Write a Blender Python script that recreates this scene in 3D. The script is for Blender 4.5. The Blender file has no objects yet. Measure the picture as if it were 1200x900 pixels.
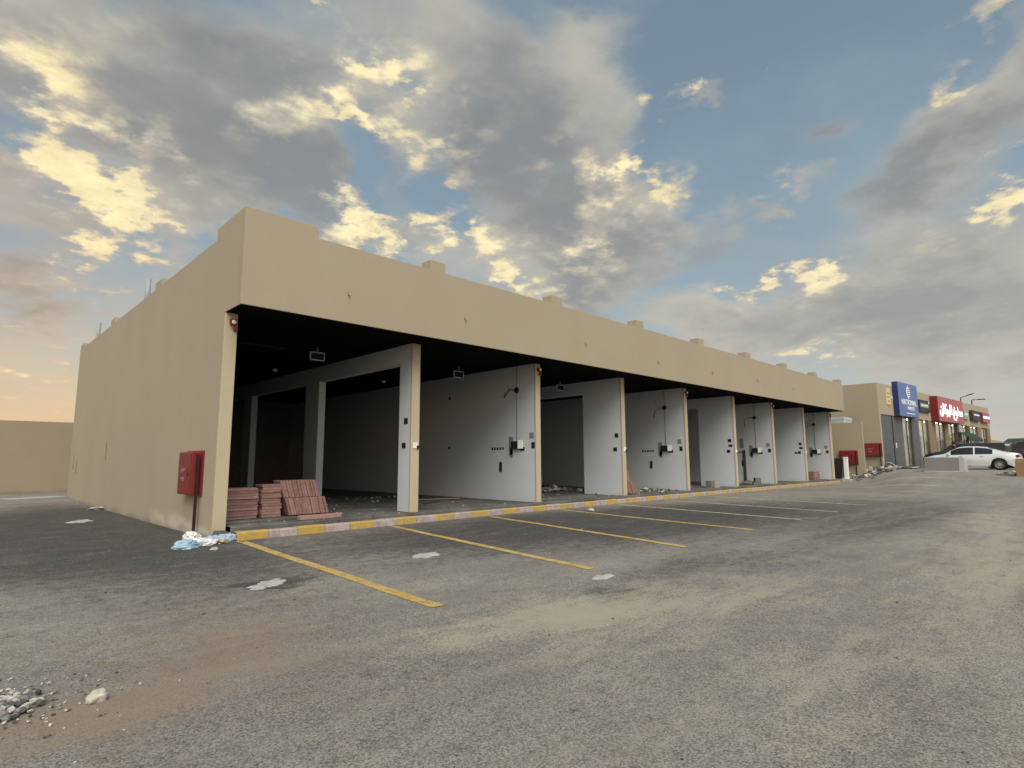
import bpy, bmesh, math, random
from mathutils import Vector, Matrix, noise as mnoise
S = bpy.context.scene
COL = S.collection
rad = math.radians
# ------------------------------------------------------------------ camera
cam = bpy.data.cameras.new('camera'); co = bpy.data.objects.new('camera', cam); COL.objects.link(co)
r_ = Vector((0.714191, -0.699938, -0.004334)); u_ = Vector((-0.088746, -0.096691, 0.991350)); f_ = Vector((0.694302, 0.707628, 0.131173))
co.matrix_world = Matrix(((r_.x, u_.x, -f_.x, -4.1484), (r_.y, u_.y, -f_.y, -12.2216), (r_.z, u_.z, -f_.z, 1.6), (0, 0, 0, 1)))
cam.sensor_width = 36; cam.lens = 677.985 / 1200 * 36; cam.clip_start = .05; cam.clip_end = 6000
S.camera = co
#<<T tables: direction and ground patches
CLOUD=[(0.1533, 0.5273, 0.3126, 0.1393, -3.0956, 0.75),
 (0.337, 0.4708, 0.1889, 0.1479, -3.1138, 0.9),
 (0.0393, 0.5572, 0.1038, 0.0592, -3.1064, 0.5),
 (0.6827, 0.6179, 0.2345, 0.1455, 2.6804, 0.8),
 (0.8247, 0.4971, 0.2066, 0.1499, 2.6721, 0.8),
 (0.9887, 0.3549, 0.2215, 0.116, 2.8995, 0.9),
 (1.1585, 0.3703, 0.0756, 0.0617, -2.4184, 0.45),
 (0.368, 0.614, 0.1602, 0.1209, -2.9218, 0.5),
 (0.0457, 0.3117, 0.0954, 0.0651, -3.031, 0.7),
 (0.0983, 0.2273, 0.1423, 0.0507, -2.8494, 0.75),
 (0.0943, 0.1629, 0.1556, 0.046, -3.014, 0.5),
 (1.4833, 0.432, 0.1139, 0.0827, -2.7456, 1.0),
 (1.5453, 0.5004, 0.0911, 0.0478, 1.8247, 0.8),
 (1.4175, 0.246, 0.2157, 0.118, 3.109, 0.95),
 (1.2943, 0.1702, 0.2954, 0.0897, 3.0384, 0.9),
 (1.4991, 0.1295, 0.1353, 0.1, 2.9901, 0.7),
 (1.1762, 0.2216, 0.1405, 0.061, -3.0571, 0.6),
 (1.2751, 0.4729, 0.0626, 0.0375, -2.8138, 0.8),
 (1.0867, 0.5762, 0.0832, 0.0241, -2.9984, 0.9),
 (1.2384, 0.3995, 0.0491, 0.0201, -3.084, 0.75),
 (1.1928, 0.5811, 0.0192, 0.0098, 2.8913, 0.7),
 (0.7615, 0.3068, 0.1979, 0.0716, 3.0612, 0.6),
 (0.5794, 0.3782, 0.1629, 0.0615, 3.1341, 0.75),
 (0.6222, 0.4933, 0.1042, 0.0789, 3.016, 0.5),
 (0.9067, 0.649, 0.1812, 0.1045, 0.1374, 0.45),
 (0.9139, 0.3457, 0.1355, 0.0977, 3.0663, 0.4),
 (0.5006, 0.5322, 0.085, 0.0627, 3.097, 0.5),
 (0.8599, 0.6948, 0.3227, 0.0421, 3.0962, 0.35),
 (0.1893, 0.3569, 0.1569, 0.1257, -2.6713, 0.5),
 (0.0835, 0.3987, 0.0834, 0.0383, -3.1232, -0.7),
 (0.7465, 0.6987, 0.0921, 0.0444, 2.9214, -0.6),
 (0.4727, 0.5043, 0.1092, 0.0378, 2.0382, -0.7),
 (0.6612, 0.4498, 0.0803, 0.0426, 2.0171, -0.9),
 (0.143, 0.2763, 0.1197, 0.0414, 3.1293, -0.45),
 (0.843, 0.6523, 0.0755, 0.0565, 2.4451, -0.1),
 (1.1088, 0.4607, 0.1556, 0.1117, 2.9078, -0.6),
 (1.2263, 0.5805, 0.2668, 0.1282, 2.8763, -0.4),
 (1.1411, 0.2996, 0.0653, 0.0549, -2.7804, -0.4),
 (0.3076, 0.3289, 0.0906, 0.0363, -2.4697, -0.5),
 (0.255, 0.5558, 0.0625, 0.0315, -2.836, -0.1),
 (1.3459, 0.5282, 0.1073, 0.0721, 2.706, -0.3)]
HIGH=[(0.023, 0.4974, 0.0495, 0.041, -3.1323, 0.9),
 (0.098, 0.5043, 0.0685, 0.0496, 2.1391, 0.9),
 (0.1611, 0.561, 0.061, 0.0382, 3.0723, 0.35),
 (0.1039, 0.3879, 0.0851, 0.062, 3.0986, 1.1),
 (0.1785, 0.4244, 0.0815, 0.0633, -2.4565, 1.1),
 (0.0704, 0.4376, 0.0542, 0.0323, 3.1278, 0.4),
 (0.1217, 0.3531, 0.0676, 0.0405, 3.0044, 0.9),
 (0.2274, 0.3708, 0.068, 0.0422, -3.0577, 0.7),
 (0.121, 0.3012, 0.0659, 0.0409, 1.8427, 0.8),
 (0.184, 0.2837, 0.0644, 0.0299, -2.9404, 0.7),
 (0.4193, 0.5735, 0.0853, 0.0563, 0.4607, 0.8),
 (0.3932, 0.5402, 0.0838, 0.0571, -2.8685, 0.5),
 (0.4965, 0.6299, 0.0867, 0.0397, 2.6017, 0.8),
 (0.5739, 0.5875, 0.1427, 0.0967, 2.5973, 0.55),
 (0.6833, 0.5588, 0.0994, 0.0924, 2.2798, 0.45),
 (0.5075, 0.545, 0.0586, 0.0302, -3.1128, 1.0),
 (0.4619, 0.4209, 0.0392, 0.0349, 1.3039, 0.9),
 (0.5353, 0.3751, 0.1162, 0.038, -3.1364, 1.0),
 (0.6166, 0.3845, 0.0903, 0.041, -3.0817, 0.9),
 (0.7309, 0.3701, 0.0917, 0.0419, 3.0045, 0.7),
 (0.8532, 0.3339, 0.1064, 0.0536, 3.1087, 1.1),
 (0.7919, 0.3066, 0.0762, 0.0286, 3.1321, 0.8),
 (0.7692, 0.3493, 0.0613, 0.0422, 3.1405, 0.6),
 (0.9017, 0.4681, 0.0693, 0.0586, 3.0089, 1.0),
 (0.9786, 0.4884, 0.0908, 0.0569, 2.9129, 0.7),
 (0.999, 0.4348, 0.1487, 0.0784, 2.7596, 0.45),
 (0.9295, 0.3657, 0.043, 0.0217, -2.5606, 0.7),
 (1.0869, 0.5785, 0.0694, 0.024, -3.0104, 1.2),
 (1.1928, 0.5811, 0.0192, 0.0098, 2.8913, 0.6),
 (1.2384, 0.3995, 0.0491, 0.0176, -3.0781, 0.7),
 (1.1857, 0.2744, 0.0695, 0.023, -2.7452, 1.1),
 (1.2735, 0.2887, 0.0408, 0.0207, -2.7165, 1.0),
 (1.2954, 0.2662, 0.0462, 0.0202, -2.4992, 1.1),
 (1.2708, 0.1634, 0.0697, 0.0286, -3.0347, 0.7),
 (1.4923, 0.3374, 0.0793, 0.0307, -2.6853, 1.1),
 (1.4748, 0.4873, 0.0362, 0.0213, -3.0825, 0.8),
 (1.5411, 0.5387, 0.0419, 0.0344, 2.2641, 1.2),
 (1.412, 0.1813, 0.0197, 0.0142, 2.948, 0.4),
 (1.4302, 0.1669, 0.0325, 0.0206, 1.0271, 0.35),
 (0.0819, 0.0927, 0.0974, 0.034, 3.0927, 0.5),
 (0.0704, 0.1259, 0.1047, 0.0451, 3.1222, 0.5),
 (0.0524, 0.2359, 0.0525, 0.0131, -2.9421, 0.35)]
DARK=[(0.4052, 0.4453, 0.1813, 0.1053, 2.8518, 0.9),
 (0.1363, 0.4795, 0.1673, 0.0674, 2.9987, 0.5),
 (0.7149, 0.5226, 0.119, 0.093, 0.3362, 0.8),
 (0.8083, 0.4316, 0.1382, 0.0951, 2.897, 0.7),
 (0.9877, 0.3274, 0.1757, 0.0694, 3.065, 0.6),
 (1.4511, 0.3987, 0.1023, 0.0509, -2.9414, 0.9),
 (1.4165, 0.2343, 0.1769, 0.0708, 3.0629, 0.35),
 (0.0707, 0.2281, 0.1259, 0.0446, -2.9482, 0.5),
 (1.2751, 0.4729, 0.0682, 0.0375, -2.7985, 0.7),
 (1.1717, 0.3685, 0.0874, 0.0681, -2.3996, 0.5),
 (1.318, 0.1869, 0.1998, 0.0505, 3.024, 0.25),
 (0.2629, 0.611, 0.1789, 0.0642, -3.1393, 0.6),
 (0.7143, 0.6528, 0.1089, 0.0686, 3.0401, 0.4)]
TAN=[(0.64, -8.14, 1.309, 0.5, -0.115, 1.3), (-0.635, -4.965, 0.685, 0.35, 0.007, 0.6), (0.615, -8.24, 0.435, 0.3, 0.046, 0.7), (2.755, -8.975, 1.996, 0.7, 0.033, 0.8), (14.195, -10.225, 9.192, 0.6, 0.062, 1.0), (9.09, -9.195, 2.992, 0.5, 0.038, 0.35), (-0.7, -7.825, 0.421, 0.4, 0.083, 0.5), (-1.24, -6.8, 0.719, 0.25, -0.37, 0.5), (6.52, -11.065, 3.594, 0.6, 0.049, 0.5), (2.33, -7.675, 0.458, 0.4, -0.187, 0.4), (0.65, -10.655, 1.216, 0.4, 0.103, 0.5), (0.43, -5.725, 0.435, 0.3, -0.15, 0.35)]
REDS=[(-3.375, -7.665, 0.612, 0.35, -0.239, 1.2), (-2.825, -7.26, 0.944, 0.8, 0.203, 0.8), (-2.075, -6.965, 0.914, 0.8, -0.137, 0.6), (-1.995, -5.62, 1.315, 0.9, -0.215, 0.45), (-2.125, -8.31, 0.443, 0.3, 0.519, 0.4)]
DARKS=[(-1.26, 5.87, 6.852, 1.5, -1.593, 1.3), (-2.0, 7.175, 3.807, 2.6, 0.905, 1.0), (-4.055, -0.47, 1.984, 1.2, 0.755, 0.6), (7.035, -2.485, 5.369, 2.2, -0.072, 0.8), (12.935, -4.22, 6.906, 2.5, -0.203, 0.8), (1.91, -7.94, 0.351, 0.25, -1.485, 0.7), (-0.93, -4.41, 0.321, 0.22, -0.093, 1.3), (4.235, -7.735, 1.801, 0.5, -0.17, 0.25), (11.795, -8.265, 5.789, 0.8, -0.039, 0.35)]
#>>T
# ------------------------------------------------------------------ light
EXPO = 1.0
SUN_EL, SUN_AZ = 48, 214          # degrees; azimuth clockwise from +Y
S.view_settings.view_transform = 'Standard'; S.view_settings.look = 'None'; S.view_settings.gamma = 1
S.view_settings.use_curve_mapping = False; S.view_settings.exposure = EXPO
sl = bpy.data.lights.new('sun', 'SUN'); sl.energy = 1.5; sl.angle = rad(45); sl.color = (1, .95, .87)
so = bpy.data.objects.new('sun', sl); COL.objects.link(so)
sd = Vector((math.sin(rad(SUN_AZ)) * math.cos(rad(SUN_EL)), math.cos(rad(SUN_AZ)) * math.cos(rad(SUN_EL)), math.sin(rad(SUN_EL))))
so.rotation_euler = sd.to_track_quat('Z', 'Y').to_euler(); so.location = (0, 0, 30)


class NT:
    """small node-graph writer"""
    def __init__(self, tree):
        self.t = tree; tree.nodes.clear()
    def n(self, typ, **kw):
        nd = self.t.nodes.new(typ)
        for k, v in kw.items():
            if k == 'i':
                for kk, vv in v.items(): self.put(nd.inputs[kk], vv)
            else: setattr(nd, k, v)
        return nd
    def put(self, sock, v):
        if isinstance(v, bpy.types.NodeSocket): self.t.links.new(v, sock)
        elif v is not None:
            if sock.type == 'RGBA' and len(v) == 3: v = (*v, 1)
            sock.default_value = v
    def m(self, op, a, b=None, c=None, clamp=False):
        nd = self.n('ShaderNodeMath', operation=op, use_clamp=clamp)
        for i, v in enumerate((a, b, c)): self.put(nd.inputs[i], v)
        return nd.outputs[0]
    def vm(self, op, a, b=None, scale=None):
        nd = self.n('ShaderNodeVectorMath', operation=op)
        self.put(nd.inputs[0], a)
        if b is not None: self.put(nd.inputs[1], b)
        if scale is not None: self.put(nd.inputs['Scale'], scale)
        return nd.outputs[0]
    def noise(self, vec, scale, detail=4, rough=.55, col=False, dist=0):
        nd = self.n('ShaderNodeTexNoise', i={'Vector': vec, 'Scale': scale, 'Detail': detail, 'Roughness': rough, 'Distortion': dist})
        return nd.outputs[1 if col else 0]
    def ss(self, v, a, b):
        nd = self.n('ShaderNodeMapRange', interpolation_type='SMOOTHSTEP', i={0: v, 1: a, 2: b, 3: 0., 4: 1.})
        return nd.outputs[0]
    def mix(self, f, a, b, mode='MIX'):
        nd = self.n('ShaderNodeMix', data_type='RGBA', blend_type=mode)
        self.put(nd.inputs[0], f); self.put(nd.inputs[6], a); self.put(nd.inputs[7], b)
        return nd.outputs[2]
    def blob(self, vec, b, grow=1.0):
        mp = self.n('ShaderNodeMapping', vector_type='TEXTURE', i={'Vector': vec, 'Location': (b[0], b[1], 0), 'Rotation': (0, 0, b[4]), 'Scale': (b[2] * grow, b[3] * grow, 1)})
        g = self.n('ShaderNodeTexGradient', gradient_type='SPHERICAL', i={'Vector': mp.outputs[0]})
        return g.outputs['Fac']
    def blobs(self, vec, L, grow=1.0):
        s = 0.
        for b in L: s = self.m('MULTIPLY_ADD', self.blob(vec, b, grow), float(b[5]), s)
        return s


# ------------------------------------------------------------------ sky
W = bpy.data.worlds.new('World'); S.world = W; W.use_nodes = True
def make_sky():
    q = NT(W.node_tree)
    d = q.n('ShaderNodeTexCoord').outputs['Generated']
    x, y, z = q.n('ShaderNodeSeparateXYZ', i={0: d}).outputs
    sky = q.n('ShaderNodeTexSky', sky_type='NISHITA', sun_disc=False, sun_elevation=rad(SUN_EL), sun_rotation=rad(SUN_AZ),
              air_density=1.2, dust_density=2.0, ozone_density=1.0).outputs[0]
    az = q.m('ARCTAN2', x, y); el = q.m('ARCSINE', z)
    ae = q.n('ShaderNodeCombineXYZ', i={0: az, 1: el}).outputs[0]
    # cloud sheet coordinates (flatten towards the horizon)
    zz = q.m('ADD', q.m('MAXIMUM', z, 0.), .22)
    P = q.n('ShaderNodeCombineXYZ', i={0: q.m('DIVIDE', x, zz), 1: q.m('DIVIDE', y, zz), 2: q.m('MULTIPLY', z, 1.5)}).outputs[0]
    w1 = q.vm('MULTIPLY', q.vm('SUBTRACT', q.noise(P, 2.2, 7, .55, True), (.5, .5, .5)), (.34, .26, 0))
    V = q.vm('ADD', ae, w1)
    w2 = q.vm('MULTIPLY', q.vm('SUBTRACT', q.noise(P, 3.6, 9, .60, True), (.5, .5, .5)), (.20, .15, 0))
    w3 = q.vm('MULTIPLY', q.vm('SUBTRACT', q.noise(P, 13, 8, .62, True), (.5, .5, .5)), (.065, .055, 0))
    V2 = q.vm('ADD', q.vm('ADD', ae, w2), w3)
    V = q.vm('ADD', V, w3)
    n1 = q.noise(P, 1.7, 9, .55)
    n2 = q.noise(q.vm('ADD', P, (7.3, 2.1, 4.)), 1.9, 6, .55)
    tos = (-.045, .030, .0)                                    # the low glow the cloud edges face
    na = q.noise(P, 4.2, 10, .58); nb = q.noise(q.vm('ADD', P, tos), 4.2, 10, .58)
    relief = q.m('MULTIPLY', q.m('SUBTRACT', na, nb), 5.5)
    dn = q.blobs(V, CLOUD, 1.30)
    # broken cloud over the rest of the sky, outside the part that was mapped
    fr = q.m('ADD', q.m('MULTIPLY', x, .70), q.m('MULTIPLY', y, .71))
    back = q.ss(fr, .15, -.35)
    D = q.m('ADD', q.m('ADD', dn, q.m('MULTIPLY', q.m('SUBTRACT', n1, .5), .95)), q.m('MULTIPLY', back, .30))
    al = q.ss(D, .08, .72)
    dk = q.m('ADD', q.blobs(V, DARK, 1.3), q.m('MULTIPLY', q.m('SUBTRACT', n2, .45), 1.0))
    dk = q.m('ADD', dk, q.m('ADD', q.m('MULTIPLY', q.ss(D, .45, 1.1), .20), q.m('MULTIPLY', q.m('SUBTRACT', .5, na), 1.25)))
    grey = q.mix(q.ss(dk, -.30, .95), (.49, .47, .415), (.232, .250, .264))
    grey = q.mix(q.m('MULTIPLY', q.m('ADD', relief, .0, clamp=True), .22), grey, (.50, .46, .38))
    hs = q.m('SUBTRACT', 1., q.m('POWER', 2.718, q.m('MULTIPLY', q.blobs(V2, HIGH, 1.42), -1.15)))
    nc = q.noise(P, 7.5, 9, .62)
    hl = q.m('MULTIPLY', hs, q.m('ADD', q.m('MULTIPLY', q.m('ADD', q.m('MULTIPLY', q.ss(na, .36, .72), .50), q.m('MULTIPLY', q.ss(nc, .34, .72), .55)), 1.0), q.m('ADD', .10, q.m('MULTIPLY', relief, .75))), clamp=True)
    rim = q.m('MULTIPLY', q.m('MULTIPLY', q.ss(D, .02, .30), q.ss(D, .80, .40)), q.m('MULTIPLY', q.m('ADD', hs, .10), q.m('ADD', q.ss(nc, .42, .66), relief, clamp=True)))
    hl = q.m('ADD', hl, q.m('MULTIPLY', rim, .75), clamp=True)
    hcol = q.mix(q.ss(hl, .36, .95), (.58, .525, .41), (.98, .85, .50))
    hcol = q.vm('SCALE', hcol, scale=q.m('ADD', .50, q.m('MULTIPLY', q.noise(P, 10, 9, .68), .98)))
    lit = q.mix(q.m('MULTIPLY', q.ss(hl, .08, .66), .95), grey, hcol)
    al2 = q.m('MAXIMUM', al, q.ss(hl, .12, .55))
    blue = q.mix(1., sky, (.112, .108, .094), 'MULTIPLY')       # cut to the evening's level
    thin = q.m('MULTIPLY', q.ss(q.noise(P, 1.5, 6, .6), .38, .72), .38)
    blue = q.mix(q.m('ADD', .30, thin), blue, (.27, .375, .435))
    c = q.mix(al2, blue, lit)
    # hazy band above the horizon: pale rose to the right, amber to the left
    left = q.ss(az, .42, .08)
    hcolr = q.mix(left, (.56, .53, .475), (.90, .58, .31))
    hz = q.m('POWER', 2.718, q.m('MULTIPLY', q.m('MAXIMUM', el, 0.), -6.5))
    hz = q.m('MULTIPLY', hz, q.m('ADD', .7, q.m('MULTIPLY', n1, .6)), clamp=True)
    c = q.mix(hz, c, hcolr)
    k = q.m('ADD', 1., q.m('MULTIPLY', back, BACKGAIN))  # unseen sky behind the camera brightened to add light on the facade
    c = q.vm('SCALE', c, scale=q.m('MULTIPLY', k, 10.6 / 2 ** EXPO))
    bg = q.n('ShaderNodeBackground', i={'Color': c, 'Strength': .1})
    out = q.n('ShaderNodeOutputWorld'); q.t.links.new(bg.outputs[0], out.inputs[0])
BACKGAIN = .8
make_sky()
W.cycles.sampling_method = 'MANUAL'; W.cycles.sample_map_resolution = 512


# ------------------------------------------------------------------ materials
def mat(name): 
    m = bpy.data.materials.new(name); m.use_nodes = True
    return m, NT(m.node_tree)
def finish(q, col, rough=.8, bump=None, bstr=.3, bdist=.01, spec=.3, metal=0., **kw):
    p = q.n('ShaderNodeBsdfPrincipled')
    q.put(p.inputs['Base Color'], col); q.put(p.inputs['Roughness'], rough); q.put(p.inputs['Specular IOR Level'], spec); q.put(p.inputs['Metallic'], metal)
    for k, v in kw.items(): q.put(p.inputs[k], v)
    if bump is not None:
        b = q.n('ShaderNodeBump', i={'Strength': bstr, 'Distance': bdist, 'Height': bump}); q.t.links.new(b.outputs[0], p.inputs['Normal'])
    o = q.n('ShaderNodeOutputMaterial'); q.t.links.new(p.outputs[0], o.inputs[0])
    return p
def plain(name, c, rough=.6, var=.25, scale=8, spec=.3, metal=0., bstr=.15, **kw):
    m, q = mat(name)
    v = q.n('ShaderNodeTexCoord').outputs['Object']
    n = q.noise(v, scale, 5, .6); n2 = q.noise(v, scale * .17, 3)
    k = q.m('ADD', 1 - var, q.m('MULTIPLY', q.m('ADD', n, n2), var))
    finish(q, q.vm('SCALE', c, scale=k), rough, n, bstr, .004, spec, metal, **kw)
    return m
def stucco(name, c, c2, low=None):
    m, q = mat(name)
    v = q.n('ShaderNodeTexCoord').outputs['Object']
    x, y, z = q.n('ShaderNodeSeparateXYZ', i={0: v}).outputs
    big = q.noise(v, .35, 5, .6); st = q.noise(q.vm('MULTIPLY', v, (.8, .8, .3)), 1.5, 6, .62)
    fine = q.noise(v, 70, 4, .6); mid = q.noise(v, 5, 5, .6)
    f = q.ss(q.m('ADD', q.m('MULTIPLY', big, .75), q.m('MULTIPLY', st, .25)), .36, .66)
    col = q.mix(f, c, c2)
    col = q.mix(q.m('MULTIPLY', q.ss(fine, .45, .75), .16), col, tuple(t * .6 for t in c))
    col = q.mix(q.m('MULTIPLY', q.ss(mid, .5, .8), .22), col, tuple(min(1, t * 1.18) for t in c))
    if low:   # worn band of bare plaster near the ground, and run-off marks
        e = q.m('ADD', z, q.m('MULTIPLY', q.m('SUBTRACT', q.noise(q.vm('MULTIPLY', v, (1, 1, 2.5)), .7, 6, .6), .5), .8))
        col = q.mix(q.m('MULTIPLY', q.ss(e, .42, .10), q.m('MULTIPLY', q.ss(q.noise(v, .5, 3), .34, .52), q.ss(y, 6.5, 4.5))), col, low)
        col = q.mix(q.m('MULTIPLY', q.ss(e, .20, -.05), .6), col, (.17, .15, .12))
    finish(q, col, .92, q.m('ADD', fine, q.m('MULTIPLY', mid, 1.2)), .32, .006, .15)
    return m
M = {}
M['cream'] = stucco('cream_stucco', (.340, .287, .204), (.357, .303, .217))
M['cream_wall'] = stucco('beige_wall_paint', (.285, .232, .165), (.305, .25, .18), (.22, .18, .13))
M['cream_side'] = stucco('cream_stucco_side', (.350, .297, .220), (.368, .314, .234), (.50, .45, .37))
M['pier'] = stucco('pale_cream_paint', (.42, .36, .25), (.46, .395, .28), (.40, .36, .30))
M['plaster'] = stucco('grey_white_plaster', (.505, .54, .575), (.545, .58, .615), (.52, .50, .46))
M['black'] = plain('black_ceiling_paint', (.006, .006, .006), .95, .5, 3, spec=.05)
M['red'] = plain('red_enamel', (.175, .015, .018), .45, .3, 6, .4)
M['dark_metal'] = plain('dark_brown_metal', (.018, .014, .012), .5, .3, 10)
M['white'] = plain('white_plastic', (.74, .74, .72), .5, .15, 12)
M['box_white'] = plain('white_painted_steel', (.60, .60, .58), .5, .2, 12)
M['grey_pipe'] = plain('grey_pvc_pipe', (.30, .30, .31), .5, .2, 6)
M['dark'] = plain('dark_recess', (.022, .022, .023), .85, .4, 10, .1)
M['conduit'] = plain('grey_conduit', (.20, .20, .20), .6, .3, 10)
def slab_mat():
    m, q = mat('dusty_red_paving')
    v = q.n('ShaderNodeTexCoord').outputs['Object']; r = q.n('ShaderNodeObjectInfo').outputs['Random']
    n = q.noise(q.vm('ADD', v, q.n('ShaderNodeCombineXYZ', i={0: q.m('MULTIPLY', r, 50.)}).outputs[0]), 9, 6, .65)
    c = q.mix(r, (.245, .135, .118), (.34, .205, .178)); c = q.mix(q.ss(n, .50, .85), c, (.42, .31, .265))
    finish(q, q.vm('SCALE', c, scale=q.m('ADD', .72, q.m('MULTIPLY', n, .5))), .95, n, .5, .006, .15)
    return m
M['pink_tile'] = slab_mat()
M['wood'] = plain('weathered_wood', (.27, .20, .135), .85, .5, 7, .2, bstr=.4)
M['wood_pale'] = plain('pale_board', (.55, .48, .40), .85, .35, 7, .2)
M['stone_white'] = plain('pale_rock', (.44, .41, .35), .9, .5, 14, .2, bstr=.5)
M['stone_grey'] = plain('grey_rock', (.20, .195, .185), .9, .5, 14, .2, bstr=.5)
M['stone_dark'] = plain('dark_rubble', (.085, .08, .075), .95, .5, 14, .2, bstr=.5)
M['cement'] = plain('dry_cement', (.36, .35, .33), .95, .6, 14, .15, bstr=.8)
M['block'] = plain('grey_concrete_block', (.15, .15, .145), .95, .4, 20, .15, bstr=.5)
M['blue_bag'] = plain('pale_blue_plastic_bag', (.30, .42, .52), .45, .35, 7, .5)
M['white_bag'] = plain('white_plastic_bag', (.66, .66, .66), .35, .25, 7, .5)
M['beige'] = plain('beige_cardboard', (.48, .38, .26), .85, .3, 9, .2)
M['cardboard'] = plain('brown_cardboard', (.27, .175, .085), .85, .3, 9, .2)
M['tyre'] = plain('tyre_rubber', (.02, .02, .021), .85, .3, 20, .2)
M['alloy'] = plain('alloy_wheel', (.42, .43, .44), .35, .2, 20, .5, .7)
M['sheet'] = plain('zinc_sheet', (.105, .112, .118), .45, .5, 2.2, .4, .35)
M['frame'] = plain('dark_bronze_frame', (.075, .060, .048), .5, .3, 5)
M['alu'] = plain('aluminium_frame', (.46, .45, .43), .4, .2, 9, .4, .5)
M['cladding'] = plain('brown_stone_cladding', (.205, .15, .105), .7, .35, 6)
M['blue_sign'] = plain('blue_sign_panel', (.10, .145, .32), .4, .15, 3)
M['blue_dark'] = plain('blue_sign_side', (.022, .035, .12), .4, .15, 3)
M['red_sign'] = plain('red_sign_panel', (.36, .085, .095), .4, .18, 3)
M['sign_dark'] = plain('dark_sign_panel', (.035, .036, .036), .5, .2, 3)
M['sign_grey'] = plain('grey_sign_panel', (.30, .31, .28), .5, .2, 3)
M['gold'] = plain('pale_gold_panel', (.58, .47, .26), .5, .2, 4)
M['green_roof'] = plain('faded_green_roof', (.075, .105, .09), .8, .3, 2)
M['cabin'] = plain('pale_cabin_sheet', (.42, .45, .45), .6, .2, 3)
M['green'] = plain('green_canvas', (.018, .050, .028), .8, .35, 5)
M['grey_wrap'] = plain('grey_wrapped_board', (.215, .212, .205), .5, .3, 5, .3)
M['pale_wrap'] = plain('pale_wrapped_board', (.40, .40, .385), .45, .3, 5, .4)
M['room'] = plain('shop_interior_paint', (.62, .56, .48), .8, .2, 2)
M['skin'] = plain('skin', (.30, .17, .11), .6, .1, 20)
M['maroon'] = plain('maroon_cloth', (.11, .018, .025), .9, .3, 12)
M['trouser'] = plain('dark_cloth', (.02, .02, .025), .9, .3, 12)
M['hair'] = plain('black_hair', (.008, .007, .006), .8, .3, 30)
M['silver'] = plain('silver_car_paint', (.62, .65, .65), .28, .06, 2, .5, .25, bstr=.0, **{'Coat Weight': .6})
M['black_paint'] = plain('black_car_paint', (.012, .012, .014), .25, .1, 2, .5, bstr=.0, **{'Coat Weight': .6})
M['white_paint'] = plain('white_van_paint', (.66, .66, .65), .3, .08, 2, .5, bstr=.0)
M['red_paint'] = plain('dark_red_car_paint', (.10, .012, .014), .28, .1, 2, .5, bstr=.0)
M['car_glass'] = plain('tinted_car_glass', (.010, .012, .014), .06, .1, 2, .5, bstr=.0)
M['lamp_red'] = plain('red_tail_lamp', (.22, .012, .012), .2, .2, 9, .5)
M['lamp_clear'] = plain('clear_head_lamp', (.55, .56, .56), .12, .2, 9, .6)
def emis(name, c, s):
    m, q = mat(name)
    p = finish(q, c, .5); q.put(p.inputs['Emission Color'], c); q.put(p.inputs['Emission Strength'], s)
    return m
M['letter_lit'] = emis('lit_white_letter', (.9, .9, .88), .35)
M['shop_lamp'] = emis('shop_ceiling_lamp', (1., .9, .74), 6.5)
M['letter'] = plain('white_letter', (.72, .74, .76), .5, .1, 5)
def glass():
    m, q = mat('shop_glass')
    t = q.n('ShaderNodeBsdfTransparent', i={0: (.93, .95, .94)}); g = q.n('ShaderNodeBsdfGlossy', i={0: (.85, .88, .88), 1: .03})
    lw = q.n('ShaderNodeLayerWeight', i={0: .5}); mx = q.n('ShaderNodeMixShader')
    q.put(mx.inputs[0], q.m('MULTIPLY_ADD', q.m('POWER', lw.outputs['Facing'], 4.), .38, .05)); q.t.links.new(t.outputs[0], mx.inputs[1]); q.t.links.new(g.outputs[0], mx.inputs[2])
    o = q.n('ShaderNodeOutputMaterial'); q.t.links.new(mx.outputs[0], o.inputs[0])
    return m
M['glass'] = glass()
def goods():
    m, q = mat('shelf_goods')
    v = q.n('ShaderNodeTexCoord').outputs['Object']
    vo = q.n('ShaderNodeTexVoronoi', i={'Vector': v, 'Scale': 5.}); hs = q.n('ShaderNodeHueSaturation', i={'Saturation': .8, 'Value': .5, 'Color': vo.outputs['Color']})
    finish(q, q.mix(.5, hs.outputs[0], (.60, .40, .34)), .6)
    return m
M['goods'] = goods()
def floor_mat():
    m, q = mat('dusty_concrete_floor')
    v = q.n('ShaderNodeTexCoord').outputs['Object']
    a = q.noise(v, .8, 7, .65); b = q.noise(v, 30, 4, .6)
    c = q.mix(q.ss(a, .35, .65), (.07, .069, .064), (.142, .136, .122))
    c = q.mix(q.m('MULTIPLY', q.ss(b, .5, .8), .5), c, (.32, .30, .27))
    finish(q, c, .95, q.m('ADD', b, a), .4, .01, .15)
    return m
M['floor'] = floor_mat()
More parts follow.
